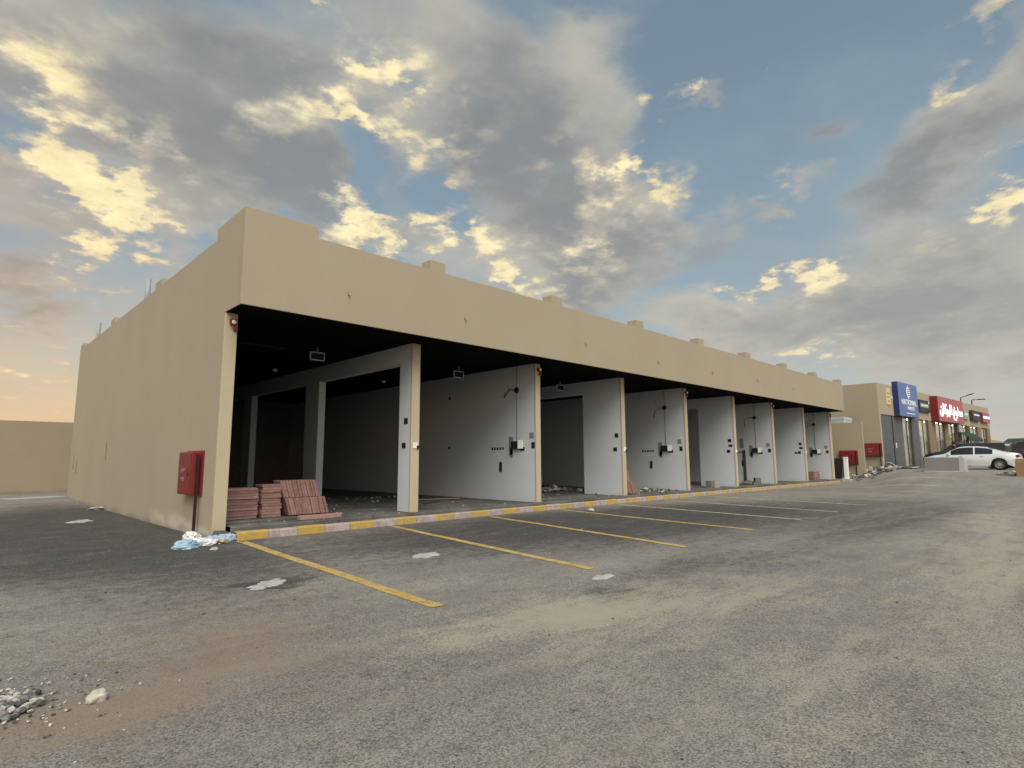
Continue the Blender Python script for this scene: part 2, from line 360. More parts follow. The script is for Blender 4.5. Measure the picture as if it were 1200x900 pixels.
def asphalt():
    m, q = mat('dusty_asphalt')
    v = q.n('ShaderNodeTexCoord').outputs['Object']
    flat = q.vm('MULTIPLY', v, (1, 1, 0)); y0 = q.n('ShaderNodeSeparateXYZ', i={0: v}).outputs[1]
    # tyre-drawn dust runs along the lane, which follows +X
    st = q.noise(q.vm('MULTIPLY', flat, (.30, 1.25, 1)), .9, 7, .65)
    st2 = q.noise(q.vm('MULTIPLY', q.vm('ADD', flat, (31, 7, 0)), (.45, 1.6, 1)), 2.2, 8, .7)
    big = q.noise(flat, .16, 5, .6)
    wp = q.vm('ADD', flat, q.vm('MULTIPLY', q.vm('SUBTRACT', q.noise(flat, .9, 7, .65, True), (.5, .5, .5)), (1.9, 1.9, 0)))
    wp = q.vm('ADD', wp, q.vm('MULTIPLY', q.vm('SUBTRACT', q.noise(q.vm('MULTIPLY', flat, (.5, 1.5, 0)), 4.5, 6, .65, True), (.5, .5, .5)), (.55, .35, 0)))
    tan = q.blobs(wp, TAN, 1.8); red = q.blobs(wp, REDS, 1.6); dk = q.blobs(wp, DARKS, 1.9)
    f3_ = q.noise(flat, 5, 6, .65)
    dust = q.m('ADD', q.m('MULTIPLY', st, .45), q.m('ADD', q.m('MULTIPLY', big, .35), q.m('MULTIPLY', st2, .35)))
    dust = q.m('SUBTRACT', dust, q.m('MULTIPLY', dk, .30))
    base = q.mix(q.ss(dust, .30, .50), (.092, .083, .077), (.174, .157, .141))
    base = q.mix(q.ss(dust, .46, .68), base, (.238, .219, .187))
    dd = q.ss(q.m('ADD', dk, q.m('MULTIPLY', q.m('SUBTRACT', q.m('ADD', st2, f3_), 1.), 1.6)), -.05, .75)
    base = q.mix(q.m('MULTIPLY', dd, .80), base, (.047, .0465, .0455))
    # aggregate: stone chips of a centimetre, some pale, some dark
    ch = q.n('ShaderNodeTexVoronoi', i={'Vector': v, 'Scale': 95., 'Randomness': 1.})
    cv = q.n('ShaderNodeSeparateXYZ', i={0: ch.outputs['Color']}).outputs[0]
    f2 = q.noise(v, 230, 3, .7); f3 = q.noise(v, 22, 4, .65)
    k = q.m('ADD', .22, q.m('ADD', q.m('MULTIPLY', cv, .96), q.m('MULTIPLY', q.m('ADD', f2, f3), .34)))
    base = q.vm('SCALE', base, scale=k)
    base = q.mix(q.m('MULTIPLY', q.ss(cv, .90, .97), .45), base, (.30, .285, .25))
    base = q.mix(q.m('MULTIPLY', q.ss(f3, .62, .72), .35), base, (.035, .033, .030))
    pm = q.noise(q.vm('ADD', wp, (3, 9, 0)), 1.1, 7, .68); base = q.vm('SCALE', base, scale=q.m('ADD', .74, q.m('MULTIPLY', pm, .52)))
    tr = q.n('ShaderNodeTexWave', wave_type='BANDS', bands_direction='Y', i={'Vector': q.vm('ADD', q.n('ShaderNodeVectorRotate', rotation_type='Z_AXIS', i={'Vector': flat, 'Angle': .13}).outputs[0], q.vm('SCALE', q.vm('SUBTRACT', q.noise(flat, .25, 3, .5, True), (.5, .5, .5)), scale=1.6)), 'Scale': .23, 'Distortion': 0.}).outputs[1]
    trm = q.m('MULTIPLY', q.ss(tr, .80, .97), q.m('MULTIPLY', q.ss(st2, .40, .60), q.ss(y0, -3.5, -8.)))
    base = q.mix(q.m('MULTIPLY', trm, .30), base, (.27, .24, .19))
    # sand blown and dragged over it, broken by the chips
    br = q.m('ADD', q.m('MULTIPLY', st2, .8), q.m('ADD', q.m('MULTIPLY', cv, .22), q.m('MULTIPLY', f3, .30)))
    tm = q.ss(q.m('ADD', q.m('MULTIPLY', tan, .85), q.m('MULTIPLY', q.m('SUBTRACT', br, .66), 2.6)), .10, .95)
    base = q.mix(q.m('MULTIPLY', tm, .68), base, q.mix(f3, (.34, .298, .222), (.40, .352, .268)))
    rm = q.ss(q.m('ADD', q.m('MULTIPLY', red, .85), q.m('MULTIPLY', q.m('SUBTRACT', br, .66), 2.0)), .05, 1.1)
    base = q.mix(q.m('MULTIPLY', rm, .78), base, q.mix(st2, (.205, .150, .108), (.265, .202, .146)))
    x, y, z = q.n('ShaderNodeSeparateXYZ', i={0: v}).outputs
    # beyond the lot: bare pale ground
    far = q.ss(q.m('ADD', x, q.m('MULTIPLY', st, 9.)), 38., 47.)
    base = q.mix(q.m('MULTIPLY', far, q.m('ADD', .25, q.m('MULTIPLY', q.ss(st2, .35, .65), .6))), base, (.27, .235, .185))
    hgt = q.m('ADD', q.m('MULTIPLY', ch.outputs['Distance'], -.8), q.m('ADD', f2, q.m('MULTIPLY', st2, .8)))
    finish(q, base, .93, hgt, .55, .006, .22)
    return m
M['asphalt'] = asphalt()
def worn_paint(name, c, c2, wear, under, thr=.52):
    m, q = mat(name)
    v = q.n('ShaderNodeTexCoord').outputs['Object']
    a = q.noise(v, 6, 8, .72); b = q.noise(v, 45, 4, .7); e = q.noise(v, 1.2, 3)
    w = q.ss(q.m('ADD', q.m('MULTIPLY', a, .6), q.m('MULTIPLY', b, .4)), thr, thr + .10)
    col = q.mix(q.ss(e, .3, .7), c, c2)
    col = q.mix(q.m('MULTIPLY', q.ss(b, .4, .7), .25), col, tuple(t * .6 for t in c))
    finish(q, q.mix(q.m('MULTIPLY', w, wear), col, under), .8, b, .3, .004, .25)
    return m
M['line'] = worn_paint('worn_yellow_line', (.46, .30, .065), (.52, .375, .13), .9, (.16, .145, .12), .49)
M['line_pale'] = worn_paint('worn_pale_line', (.50, .43, .24), (.55, .50, .33), .85, (.15, .14, .12), .50)
M['kerb_yellow'] = worn_paint('kerb_yellow', (.46, .285, .028), (.50, .33, .06), .8, (.27, .225, .16), .45)
M['kerb_pink'] = worn_paint('kerb_pale_pink', (.40, .31, .295), (.44, .36, .34), .8, (.24, .21, .18), .45)


# ------------------------------------------------------------------ builders
def tag(o, label=None, cat=None, group=None, kind=None):
    for k, v in (('label', label), ('category', cat), ('group', group), ('kind', kind)):
        if v: o[k] = v
    return o
def empty(name, loc=(0, 0, 0), rz=0., parent=None):
    o = bpy.data.objects.new(name, None); o.empty_display_size = .3; COL.objects.link(o); o.location = loc; o.rotation_euler.z = rz
    if parent: o.parent = parent
    return o
def copy_tree(o, parent=None):
    c = o.copy(); COL.objects.link(c)
    if parent: c.parent = parent
    for ch in list(o.children): copy_tree(ch, c)
    return c
class MB:
    def __init__(s): s.v = []; s.f = []; s.mi = []; s.sm = []
    def add(s, vs, fs, mi=0, smooth=False):
        b = len(s.v); s.v += [tuple(p) for p in vs]
        for f in fs: s.f.append([b + i for i in f]); s.mi.append(mi); s.sm.append(smooth)
        return s
    def hexa(s, p, mi=0):            # p: 4 bottom then 4 top, counter-clockwise from above
        return s.add(p, [(3, 2, 1, 0), (4, 5, 6, 7), (0, 1, 5, 4), (1, 2, 6, 5), (2, 3, 7, 6), (3, 0, 4, 7)], mi)
    def box(s, x0, x1, y0, y1, z0, z1, mi=0):
        return s.hexa([(x0, y0, z0), (x1, y0, z0), (x1, y1, z0), (x0, y1, z0), (x0, y0, z1), (x1, y0, z1), (x1, y1, z1), (x0, y1, z1)], mi)
    def rbox(s, c, size, rot=(0, 0, 0), mi=0):
        R = Matrix.Translation(c) @ (Matrix.Rotation(rot[2], 4, 'Z') @ Matrix.Rotation(rot[1], 4, 'Y') @ Matrix.Rotation(rot[0], 4, 'X'))
        h = [t / 2 for t in size]
        P = [R @ Vector((sx * h[0], sy * h[1], sz * h[2])) for sz in (-1, 1) for sx, sy in ((-1, -1), (1, -1), (1, 1), (-1, 1))]
        return s.hexa(P, mi)
    def prism(s, pts, axis, a, b, mi=0):   # polygon in the two other axes, extruded along axis
        def mk(p, t):
            return (t, p[0], p[1]) if axis == 0 else (p[0], t, p[1]) if axis == 1 else (p[0], p[1], t)
        n = len(pts); vs = [mk(p, a) for p in pts] + [mk(p, b) for p in pts]
        return s.add(vs, [tuple(range(n))[::-1], tuple(range(n, 2 * n))] + [(i, (i + 1) % n, n + (i + 1) % n, n + i) for i in range(n)], mi)
    def tube(s, pts, r, n=8, mi=0, caps=True):
        pts = [Vector(p) for p in pts]; rs = r if isinstance(r, (list, tuple)) else [r] * len(pts)
        b = len(s.v); up = None
        for i, p in enumerate(pts):
            t = (pts[min(i + 1, len(pts) - 1)] - pts[max(i - 1, 0)]).normalized()
            if up is None: up = t.orthogonal().normalized()
            up = (up - t * up.dot(t)).normalized(); w = t.cross(up)
            for k in range(n):
                a = 2 * math.pi * k / n; s.v.append(tuple(p + (up * math.cos(a) + w * math.sin(a)) * rs[i]))
        for i in range(len(pts) - 1):
            for k in range(n):
                s.f.append([b + i * n + k, b + i * n + (k + 1) % n, b + (i + 1) * n + (k + 1) % n, b + (i + 1) * n + k]); s.mi.append(mi); s.sm.append(True)
        if caps:
            s.f.append([b + k for k in range(n)][::-1]); s.mi.append(mi); s.sm.append(False)
            e = b + (len(pts) - 1) * n; s.f.append([e + k for k in range(n)]); s.mi.append(mi); s.sm.append(False)
        return s
    def lathe(s, prof, c, axis=0, n=24, mi=0):      # prof: (radius, offset along axis)
        b = len(s.v)
        for (r, o) in prof:
            for k in range(n):
                a = 2 * math.pi * k / n; q = [r * math.cos(a), r * math.sin(a)]; q.insert(axis, o); s.v.append((c[0] + q[0], c[1] + q[1], c[2] + q[2]))
        for i in range(len(prof) - 1):
            for k in range(n):
                s.f.append([b + i * n + k, b + i * n + (k + 1) % n, b + (i + 1) * n + (k + 1) % n, b + (i + 1) * n + k]); s.mi.append(mi); s.sm.append(True)
        return s
    def rock(s, c, r, rng, flat=.7, mi=0, sub=1):
        bm = bmesh.new(); bmesh.ops.create_icosphere(bm, subdivisions=sub, radius=1)
        off = Vector((rng.uniform(-99, 99), rng.uniform(-99, 99), rng.uniform(-99, 99)))
        sx, sy, sz = r * rng.uniform(.7, 1.3), r * rng.uniform(.6, 1.1), r * flat * rng.uniform(.6, 1.1); R = Matrix.Rotation(rng.uniform(0, 6.3), 3, 'Z') @ Matrix.Rotation(rng.uniform(-.5, .5), 3, 'X')
        vs = []
        for v in bm.verts:
            k = 1 + .55 * mnoise.noise(v.co * 1.3 + off); p = R @ Vector((v.co.x * k * sx, v.co.y * k * sy, v.co.z * k * sz)); vs.append((c[0] + p.x, c[1] + p.y, c[2] + p.z))
        s.add(vs, [tuple(v.index for v in f.verts) for f in bm.faces], mi); bm.free(); return s
    def build(s, name, mats, parent=None, bevel=0, loc=None):
        me = bpy.data.meshes.new(name); me.from_pydata(s.v, [], s.f)
        for m in (mats if isinstance(mats, (list, tuple)) else [mats]): me.materials.append(M[m] if isinstance(m, str) else m)
        me.polygons.foreach_set('material_index', s.mi); me.polygons.foreach_set('use_smooth', s.sm); me.update()
        bm = bmesh.new(); bm.from_mesh(me); bmesh.ops.recalc_face_normals(bm, faces=bm.faces); bm.to_mesh(me); bm.free()
        o = bpy.data.objects.new(name, me); COL.objects.link(o)
        if parent: o.parent = parent
        if loc: o.location = loc
        if bevel:
            b = o.modifiers.new('bevel', 'BEVEL'); b.width = bevel; b.segments = 2; b.limit_method = 'ANGLE'
        return o
def text(name, body, size, matl, parent, loc, rot, depth=.02, width=None, align='CENTER', bold=0.):
    cu = bpy.data.curves.new(name, 'FONT'); cu.body = body; cu.size = size; cu.extrude = depth / 2; cu.align_x = align; cu.align_y = 'CENTER'; cu.resolution_u = 3; cu.offset = bold
    t = bpy.data.objects.new(name + '_src', cu); COL.objects.link(t)
    dg = bpy.context.evaluated_depsgraph_get(); me = bpy.data.meshes.new_from_object(t.evaluated_get(dg))
    bpy.data.objects.remove(t); me.name = name; me.materials.clear(); me.materials.append(M[matl])
    if width:
        xs = [v.co.x for v in me.vertices]; k = width / (max(xs) - min(xs))
        for v in me.vertices: v.co.x *= k
    o = bpy.data.objects.new(name, me); COL.objects.link(o); o.parent = parent; o.location = loc; o.rotation_euler = rot
    return o
def sst(t): t = max(0, min(1, t)); return t * t * (3 - 2 * t)
def gz(x, y):          # the yard climbs gently towards the shops at the far end
    v = sst((.3 - y) / 5.3) if y < .3 else 0.
    x0 = 38.8 + (28 - 38.8) * v; x1 = 45 + (42.5 - 45) * v
    return .9 * sst((x - x0) / (x1 - x0))

# ------------------------------------------------------------------ ground
def make_ground():
    def axis(lo, hi, step, far):
        a = []; t = lo
        while t < hi - 1e-6: a.append(t); t += step
        a.append(hi); g = step; t = hi; up = []
        while t < far: g *= 1.5; t += g; up.append(t)
        g = step; t = lo; dn = []
        while t > -far: g *= 1.5; t -= g; dn.append(t)
        return dn[::-1] + a + up
    X = axis(-12, 62, .5, 2500); Y = axis(-16, 30, .5, 2500); n = len(Y); mb = MB()
    vs = [(x, y, gz(x, y) + (.006 * mnoise.noise(Vector((x * .7, y * .7, 3))) if x < 36 else 0) * 0) for x in X for y in Y]
    mb.add(vs, [(i * n + j, (i + 1) * n + j, (i + 1) * n + j + 1, i * n + j + 1) for i in range(len(X) - 1) for j in range(n - 1)], 0, True)
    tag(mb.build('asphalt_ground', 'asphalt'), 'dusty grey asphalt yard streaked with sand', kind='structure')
make_ground()
LINES = [((.34, .30), (-.07, -6.88)), ((3.99, .35), (2.88, -6.72)), ((7.33, .38), (5.86, -6.61)), ((10.44, .38), (9.29, -6.38)), ((13.60, .38), (12.41, -6.32)),
         ((16.75, .4), (15.57, -6.31)), ((20.2, .4), (19.11, -6.17)), ((23.3, .4), (22.5, -6.1)), ((26.7, .4), (25.9, -6.0)), ((30.1, .4), (29.3, -6.0)), ((33.4, .4), (32.7, -5.9)), ((36.7, .4), (36.1, -5.8))]
def make_lines():
    rg = random.Random(4)
    for i, (a, b) in enumerate(LINES):
        a = Vector(a); b = Vector(b); d = (b - a); n = Vector((-d.y, d.x)).normalized(); mb = MB(); N = 60; vs = []
        wob = rg.uniform(0, 50); hw = .085 if i < 4 else .07
        for k in range(N + 1):
            p = a + d * (k / N); s = .035 * mnoise.noise(Vector((k * .08, wob, 0)))
            for sg in (-1, 1):
                e = hw + .012 * mnoise.noise(Vector((k * .6, wob, sg * 9.))); q = p + n * (s + sg * e); vs.append((q.x, q.y, gz(q.x, q.y) + .006))
        mb.add(vs, [(2 * k, 2 * k + 1, 2 * k + 3, 2 * k + 2) for k in range(N)])
        tag(mb.build('parking_line', 'line' if i < 4 else 'line_pale'), kind='structure')
make_lines()
def make_kerb():
    mb = MB(); x = .32; i = 0
    while x < 39.6:
        x2 = x + .648; y = .37 + .28 * sst(x / 9); y2 = .37 + .28 * sst(x2 / 9); m = i % 2; g = .004; rg = random.Random(i)
        h = .165 + rg.uniform(-.006, .006); dy = rg.uniform(-.008, .008)
        mb.prism([(0, 0), (.20, 0), (.20, h), (.035, h), (.006, h - .03)], 0, 0, 1, m)
        vs = mb.v[-10:]; k = len(mb.v) - 10
        for j, p in enumerate(vs): mb.v[k + j] = ((x + g, y + dy + p[1], p[2]) if p[0] < .5 else (x2 - g, y2 + dy + p[1], p[2]))
        x = x2; i += 1
    tag(mb.build('kerb', ['kerb_yellow', 'kerb_pink']), kind='structure')
make_kerb()

# ------------------------------------------------------------------ the unfinished shop building
L, D, ZB, ZT, YP, BAY, PW = 39.55, 20.2, 4.84, 6.70, .885, 4.889, .26
ZF = .25
bld = tag(empty('shop_building'), 'long unfinished cream building with eight open bays and a flat fascia', 'building')
def px(k): return PW + k * BAY           # right edge of pier k
def make_building():
    mb = MB()
    mb.box(0, .24, YP + .07, D, -.3, ZB); mb.prism([(.24, ZB), (D, ZB), (D, ZT), (1.75, ZT), (1.75, ZT + .27), (.24, ZT + .27)], 0, 0, .24)
    mb.build('side_wall', ['cream_side'], bld)
    MB().box(.24, L, D - .24, D, -.3, ZT).build('back_wall', 'block', bld)  # darker block colour stands in for deep shade at the rear of the bays
    mb = MB(); mb.box(L - .24, L, .24, D - .24, ZB, ZT); mb.build('end_parapet', 'cream', bld)
    mb = MB(); mb.prism([(0, ZB), (L, ZB), (L, ZT), (1.62, ZT), (1.62, ZT + .27), (0, ZT + .27)], 1, 0, .24)
    mb.build('fascia', 'cream', bld, .010)
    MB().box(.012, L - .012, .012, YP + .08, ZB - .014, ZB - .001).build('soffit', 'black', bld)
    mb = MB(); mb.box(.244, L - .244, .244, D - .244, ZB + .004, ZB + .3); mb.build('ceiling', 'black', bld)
    mb = MB(); mb.box(.25, L - .25, .25, D - .25, 5.6, 5.8); mb.build('roof', 'cement', bld)
    # floor slab with a broken front edge
    rg = random.Random(8); mb = MB(); N = 120; front = []
    for i in range(N + 1):
        x = .30 + (L - .45) * i / N; front.append((x, .70 + .03 * mnoise.noise(Vector((x * 2.3, 1, 0))) + .02 * mnoise.noise(Vector((x * 9, 4, 0)))))
    vs = []
    for x, y in front: vs += [(x, y, -.2), (x, y, ZF - .02), (x, y + .03, ZF), (x, D - .25, ZF)]
    mb.add(vs, [(4 * i + j, 4 * i + 4 + j, 4 * i + 5 + j, 4 * i + 1 + j) for i in range(N) for j in range(3)])
    mb.build('floor_slab', 'floor', bld)
    for k in range(9):
        x1 = px(k); x0 = x1 - (PW if k < 2 else .22)
        if k == 0: x0 = 0.
        if k == 8: x1 = L
        zb = -.2 if k == 0 else ZF - .06
        p = MB().box(x0 - (.0 if k == 0 else .004), x1 + .004, YP, YP + .07, zb, ZB - .016).build('pier', 'pier', bld, .008)
        if k % 2 == 0:      # red and white fire alarm at the top
            mb = MB(); xx = (x0 + x1) / 2 + .03; mb.rbox((xx, YP - .045, ZB - .22), (.13, .085, .13), mi=0); mb.lathe([(0., -.10), (.045, -.10), (.05, -.085)], (xx, YP, ZB - .22), 1, 14, 1)
            mb.rbox((xx + .05, YP - .03, ZB - .36), (.07, .06, .1), mi=0)
            mb.build('fire_alarm', ['red', 'white'], p)
        else:
            MB().rbox((x0 + .13, YP - .012, 2.02), (.16, .02, .16)).build('switch_plate', 'white', p)
            MB().rbox((x0 + .20, YP - .026, 1.97), (.06, .03, .09)).build('switch_box', 'dark', p)
        if k == 0: continue
        X0, X1 = x0 + .008, (px(k) - .012 if k < 8 else L)
        op = {1: [(1.50, 6.42), (7.42, 12.45), (13.3, 19.2)], 3: [(2.81, 7.2)], 5: [(2.82, 6.8)]}.get(k, [])
        mb = MB(); y = YP + .07; zl = ZF - .05
        for (a, b) in op:
            mb.box(X0, X1, y, a, zl, ZB - .006); mb.box(X0 + .003, X1 - .003, a, b, 4.31, ZB - .006); y = b
        mb.box(X0, X1, y, D - .25, zl, ZB - .006)
        pw = mb.build('partition_wall', 'plaster', bld)
        def hole(yc, zc, w, h, name='wall_recess', m='dark', t=.012):
            return MB().rbox((X0 - t / 2, yc, zc), (t, w, h)).build(name, m, pw)
        if k in (2, 4, 6, 8):
            off = {2: 0, 4: .12, 6: .1, 8: .1}[k]; y0 = 1.98 + off
            # conduit from the ceiling with a round junction box and loose cables
            MB().tube([(X0 - .012, y0 - .2, ZB - .02), (X0 - .012, y0 - .2, 2.2)], .012, 6).build('conduit', 'conduit', pw)
            mb = MB(); mb.lathe([(0, -.05), (.085, -.05), (.10, -.035), (.10, 0)], (X0, y0 - .2, 4.0), 0, 16); mb.build('junction_box', 'dark', pw)
            rg = random.Random(k); mb = MB()
            mb.tube([(X0 - .03, y0 - .2, 4.0), (X0 - .06, y0 + .1, 3.96 + rg.uniform(-.08, .1)), (X0 - .05, y0 + rg.uniform(.25, .4), 3.95 + rg.uniform(-.2, .15)), (X0 - .07, y0 + rg.uniform(.3, .6), 3.85 + rg.uniform(-.35, .2))], .012, 5)
            mb.tube([(X0 - .03, y0 - .2, 4.0), (X0 - .08, y0 + rg.uniform(-.1, .25), 4.05), (X0 - .05, y0 + rg.uniform(-.1, .35), 4.2 + rg.uniform(-.1, .25))], .008, 5)
            mb.build('cable', 'dark_metal', pw)
            # chased-out recess, distribution board, its lid and the sockets
            mb = MB(); mb.rbox((X0 - .006, y0 + .10, 2.1), (.012, .20, .62)); mb.rbox((X0 - .006, y0 + .08, 1.86), (.012, .12, .3)); mb.build('wall_recess', 'conduit', pw)
            mb = MB(); mb.rbox((X0 - .05, y0 - .16, 2.12), (.10, .34, .26)); bx = mb.build('electric_box', 'dark', pw, .008)
            MB().rbox((X0 - .075, y0 - .42, 2.14), (.05, .18, .28), (0, 0, .25)).build('box_lid', 'white', pw)
            hole(y0 - .45, 1.99, .20, .13); hole(y0 - .95, 2.10, .15, .2); hole(y0 - .88, 2.42, .20, .2, 'paper_notice', 'conduit', .006)
            for j in range(5): hole(y0 + .50 + j * .135, 2.02 - .0 * j, .07, .09)
            hole(y0 + .62, 1.38, .13, .34)
            if k in (2, 4): hole(y0 + 3.5, 4.0, .09, .12); hole(y0 + 3.5, 2.1, .1, .1)
            if k == 6:
                hole(2.72, 2.55, .22, .55, 'paper_notice', 'conduit', .01); hole(2.60, 1.2, .16, 1.9, 'dark_panel', 'frame', .03)
        else:
            hole(1.24, 2.02, .17, .15); hole(1.16, 2.56 if k != 1 else 2.69, .17, .16)
            if k in (5, 7): hole(1.12, 2.3, .2, .12)
            if k == 7: hole(1.45, 2.0, .16, .1)
    # parapet blocks above each pier and along the side wall
    for k in range(1, 9):
        x = {8: 38.98}.get(k, px(k) - .34); MB().box(x, x + .50, .006, .42, ZT - .01, ZT + .28).build('parapet_block', 'cream', bld, .012)
    for y in (6.55, 12.9, 19.45): MB().box(.006, .42, y, y + .72, ZT - .01, ZT + .22).build('parapet_block', 'cream', bld, .012)
    for y in (8.75, 16.9): MB().tube([(.12, y, ZT - .3), (.12, y, ZT + .72)], .075, 12).build('roof_pipe', 'grey_pipe', bld)
    # cut wires and weep marks left on the fascia
    rg = random.Random(3)
    for x in (2.42, 6.0, 11.4, 16.0, 20.6, 25.5, 30.4):
        z = 5.55 + rg.uniform(-.08, .08)
        MB().tube([(x, .01, z), (x + .02, -.04, z - .02), (x + rg.uniform(-.03, .05), -.05, z - .09)], .008, 5).tube([(x, .01, z), (x - .02, -.03, z + .02), (x - .03, -.04, z + .06)], .006, 5).build('loose_wire', 'dark_metal', bld)
    for y, z in ((12.4, 2.0), (19.2, 1.6), (18.4, 1.45)):
        MB().rbox((-.004, y, z), (.012, .10, .62), (.03, 0, 0)).build('plaster_scar', 'cladding', bld)
    # under the ceiling: vents, lamps, a sprinkler pipe
    for x, y in ((3.3, 3.3), (8.5, 3.3), (13.9, 3.3)):
        mb = MB(); w, h, t = .22, .12, .022; z = 4.58
        for a, b, c, d in ((-w, w, h - t, h), (-w, w, -h, -h + t), (-w, -w + t, -h, h), (w - t, w, -h, h)): mb.hexa([(x + a, y, z + c), (x + b, y, z + c), (x + b, y + .05, z + c), (x + a, y + .05, z + c), (x + a, y, z + d), (x + b, y, z + d), (x + b, y + .05, z + d), (x + a, y + .05, z + d)])
        v = mb.build('ceiling_vent', 'box_white', bld)
        MB().box(x - w + t, x + w - t, y + .02, y + .04, z - h + t, z + h - t).build('grille', 'dark', v)
        MB().box(x - .02, x + .02, y + .01, y + .04, z + h, ZB).build('hanger', 'conduit', v)
    for x, y in ((4.0, 8.0), (8.4, 8.0)):
        MB().lathe([(0, -.09), (.07, -.09), (.09, -.04), (.09, 0)], (x, y, ZB - .003), 2, 16).build('ceiling_lamp', 'white', bld)
    MB().tube([(.24, 3.1, 4.64), (2.3, 3.1, 4.64)], .025, 8).build('sprinkler_pipe', 'dark', bld)
make_building()

# ------------------------------------------------------------------ fire hose cabinets
def make_cabinet():
    # local: the back lies against x = 0, the front looks towards -x, y to the left of the viewer
    r = empty('fire_cabinet'); MB().box(-.20, -.012, -.47, .47, .88, 1.82).build('cabinet_body', 'red', r, .012)
    MB().box(-.213, -.2005, -.44, .44, .91, 1.79).build('cabinet_door', 'red', r, .005)
    MB().box(-.03, -.002, -.66, .50, .86, 1.85).build('backing_plate', 'red', r)
    text('lettering', '\ufea3\ufeae\ufbff\ufed6'[::-1], .17, 'sign_grey', r, (-.2155, .08, 1.46), (rad(90), 0, rad(-90)), .002)
    text('lettering', 'FIRE', .12, 'sign_grey', r, (-.2155, .08, 1.22), (rad(90), 0, rad(-90)), .002)
    MB().box(-.12, -.07, -.56, -.50, -.05, 1.76).build('post', 'dark_metal', r)
    MB().tube([(-.235, -.36, 1.30), (-.235, -.36, 1.40)], .010, 6).build('handle', 'dark_metal', r)
    return r
cab = make_cabinet(); cab.location = (0, 2.32, 0)
cab2 = copy_tree(cab); cab2.location = (41.99, .70, .36); cab2.scale = (1, 1, 1)
cab3 = copy_tree(cab); cab3.location = (45.98, .12, .93); cab3.scale = (1, 1, 1)
for o, l in ((cab, 'red fire cabinet with a dark post on the near cream side wall'), (cab2, 'small red fire cabinet behind a white post on the low beige wall'), (cab3, 'small red fire cabinet on the side of the far shop row')):
    tag(o, l, 'fire cabinet', 'red fire cabinets on walls')
# ------------------------------------------------------------------ walls
tag(MB().box(-30, 12, 27.34, 27.6, -.2, 3.77).build('boundary_wall', 'cream_wall'), 'plain beige boundary wall behind the building at far left', 'wall')
w = MB(); w.box(42, 42.25, -.33, 12, -.1, 4.19); tag(w.build('boundary_wall', 'cream'), 'short beige wall between the building end and the shop row', 'wall')
c = tag(empty('roof_cabin'), 'low white cabin roof showing above the short beige wall', 'cabin')
MB().box(43.2, 45.2, 1.12, 5, .2, 4.50).build('cabin_wall', 'cabin', c); MB().box(43.18, 45.22, 1.10, 5.02, 4.503, 4.70).build('cabin_roof', 'cabin', c)

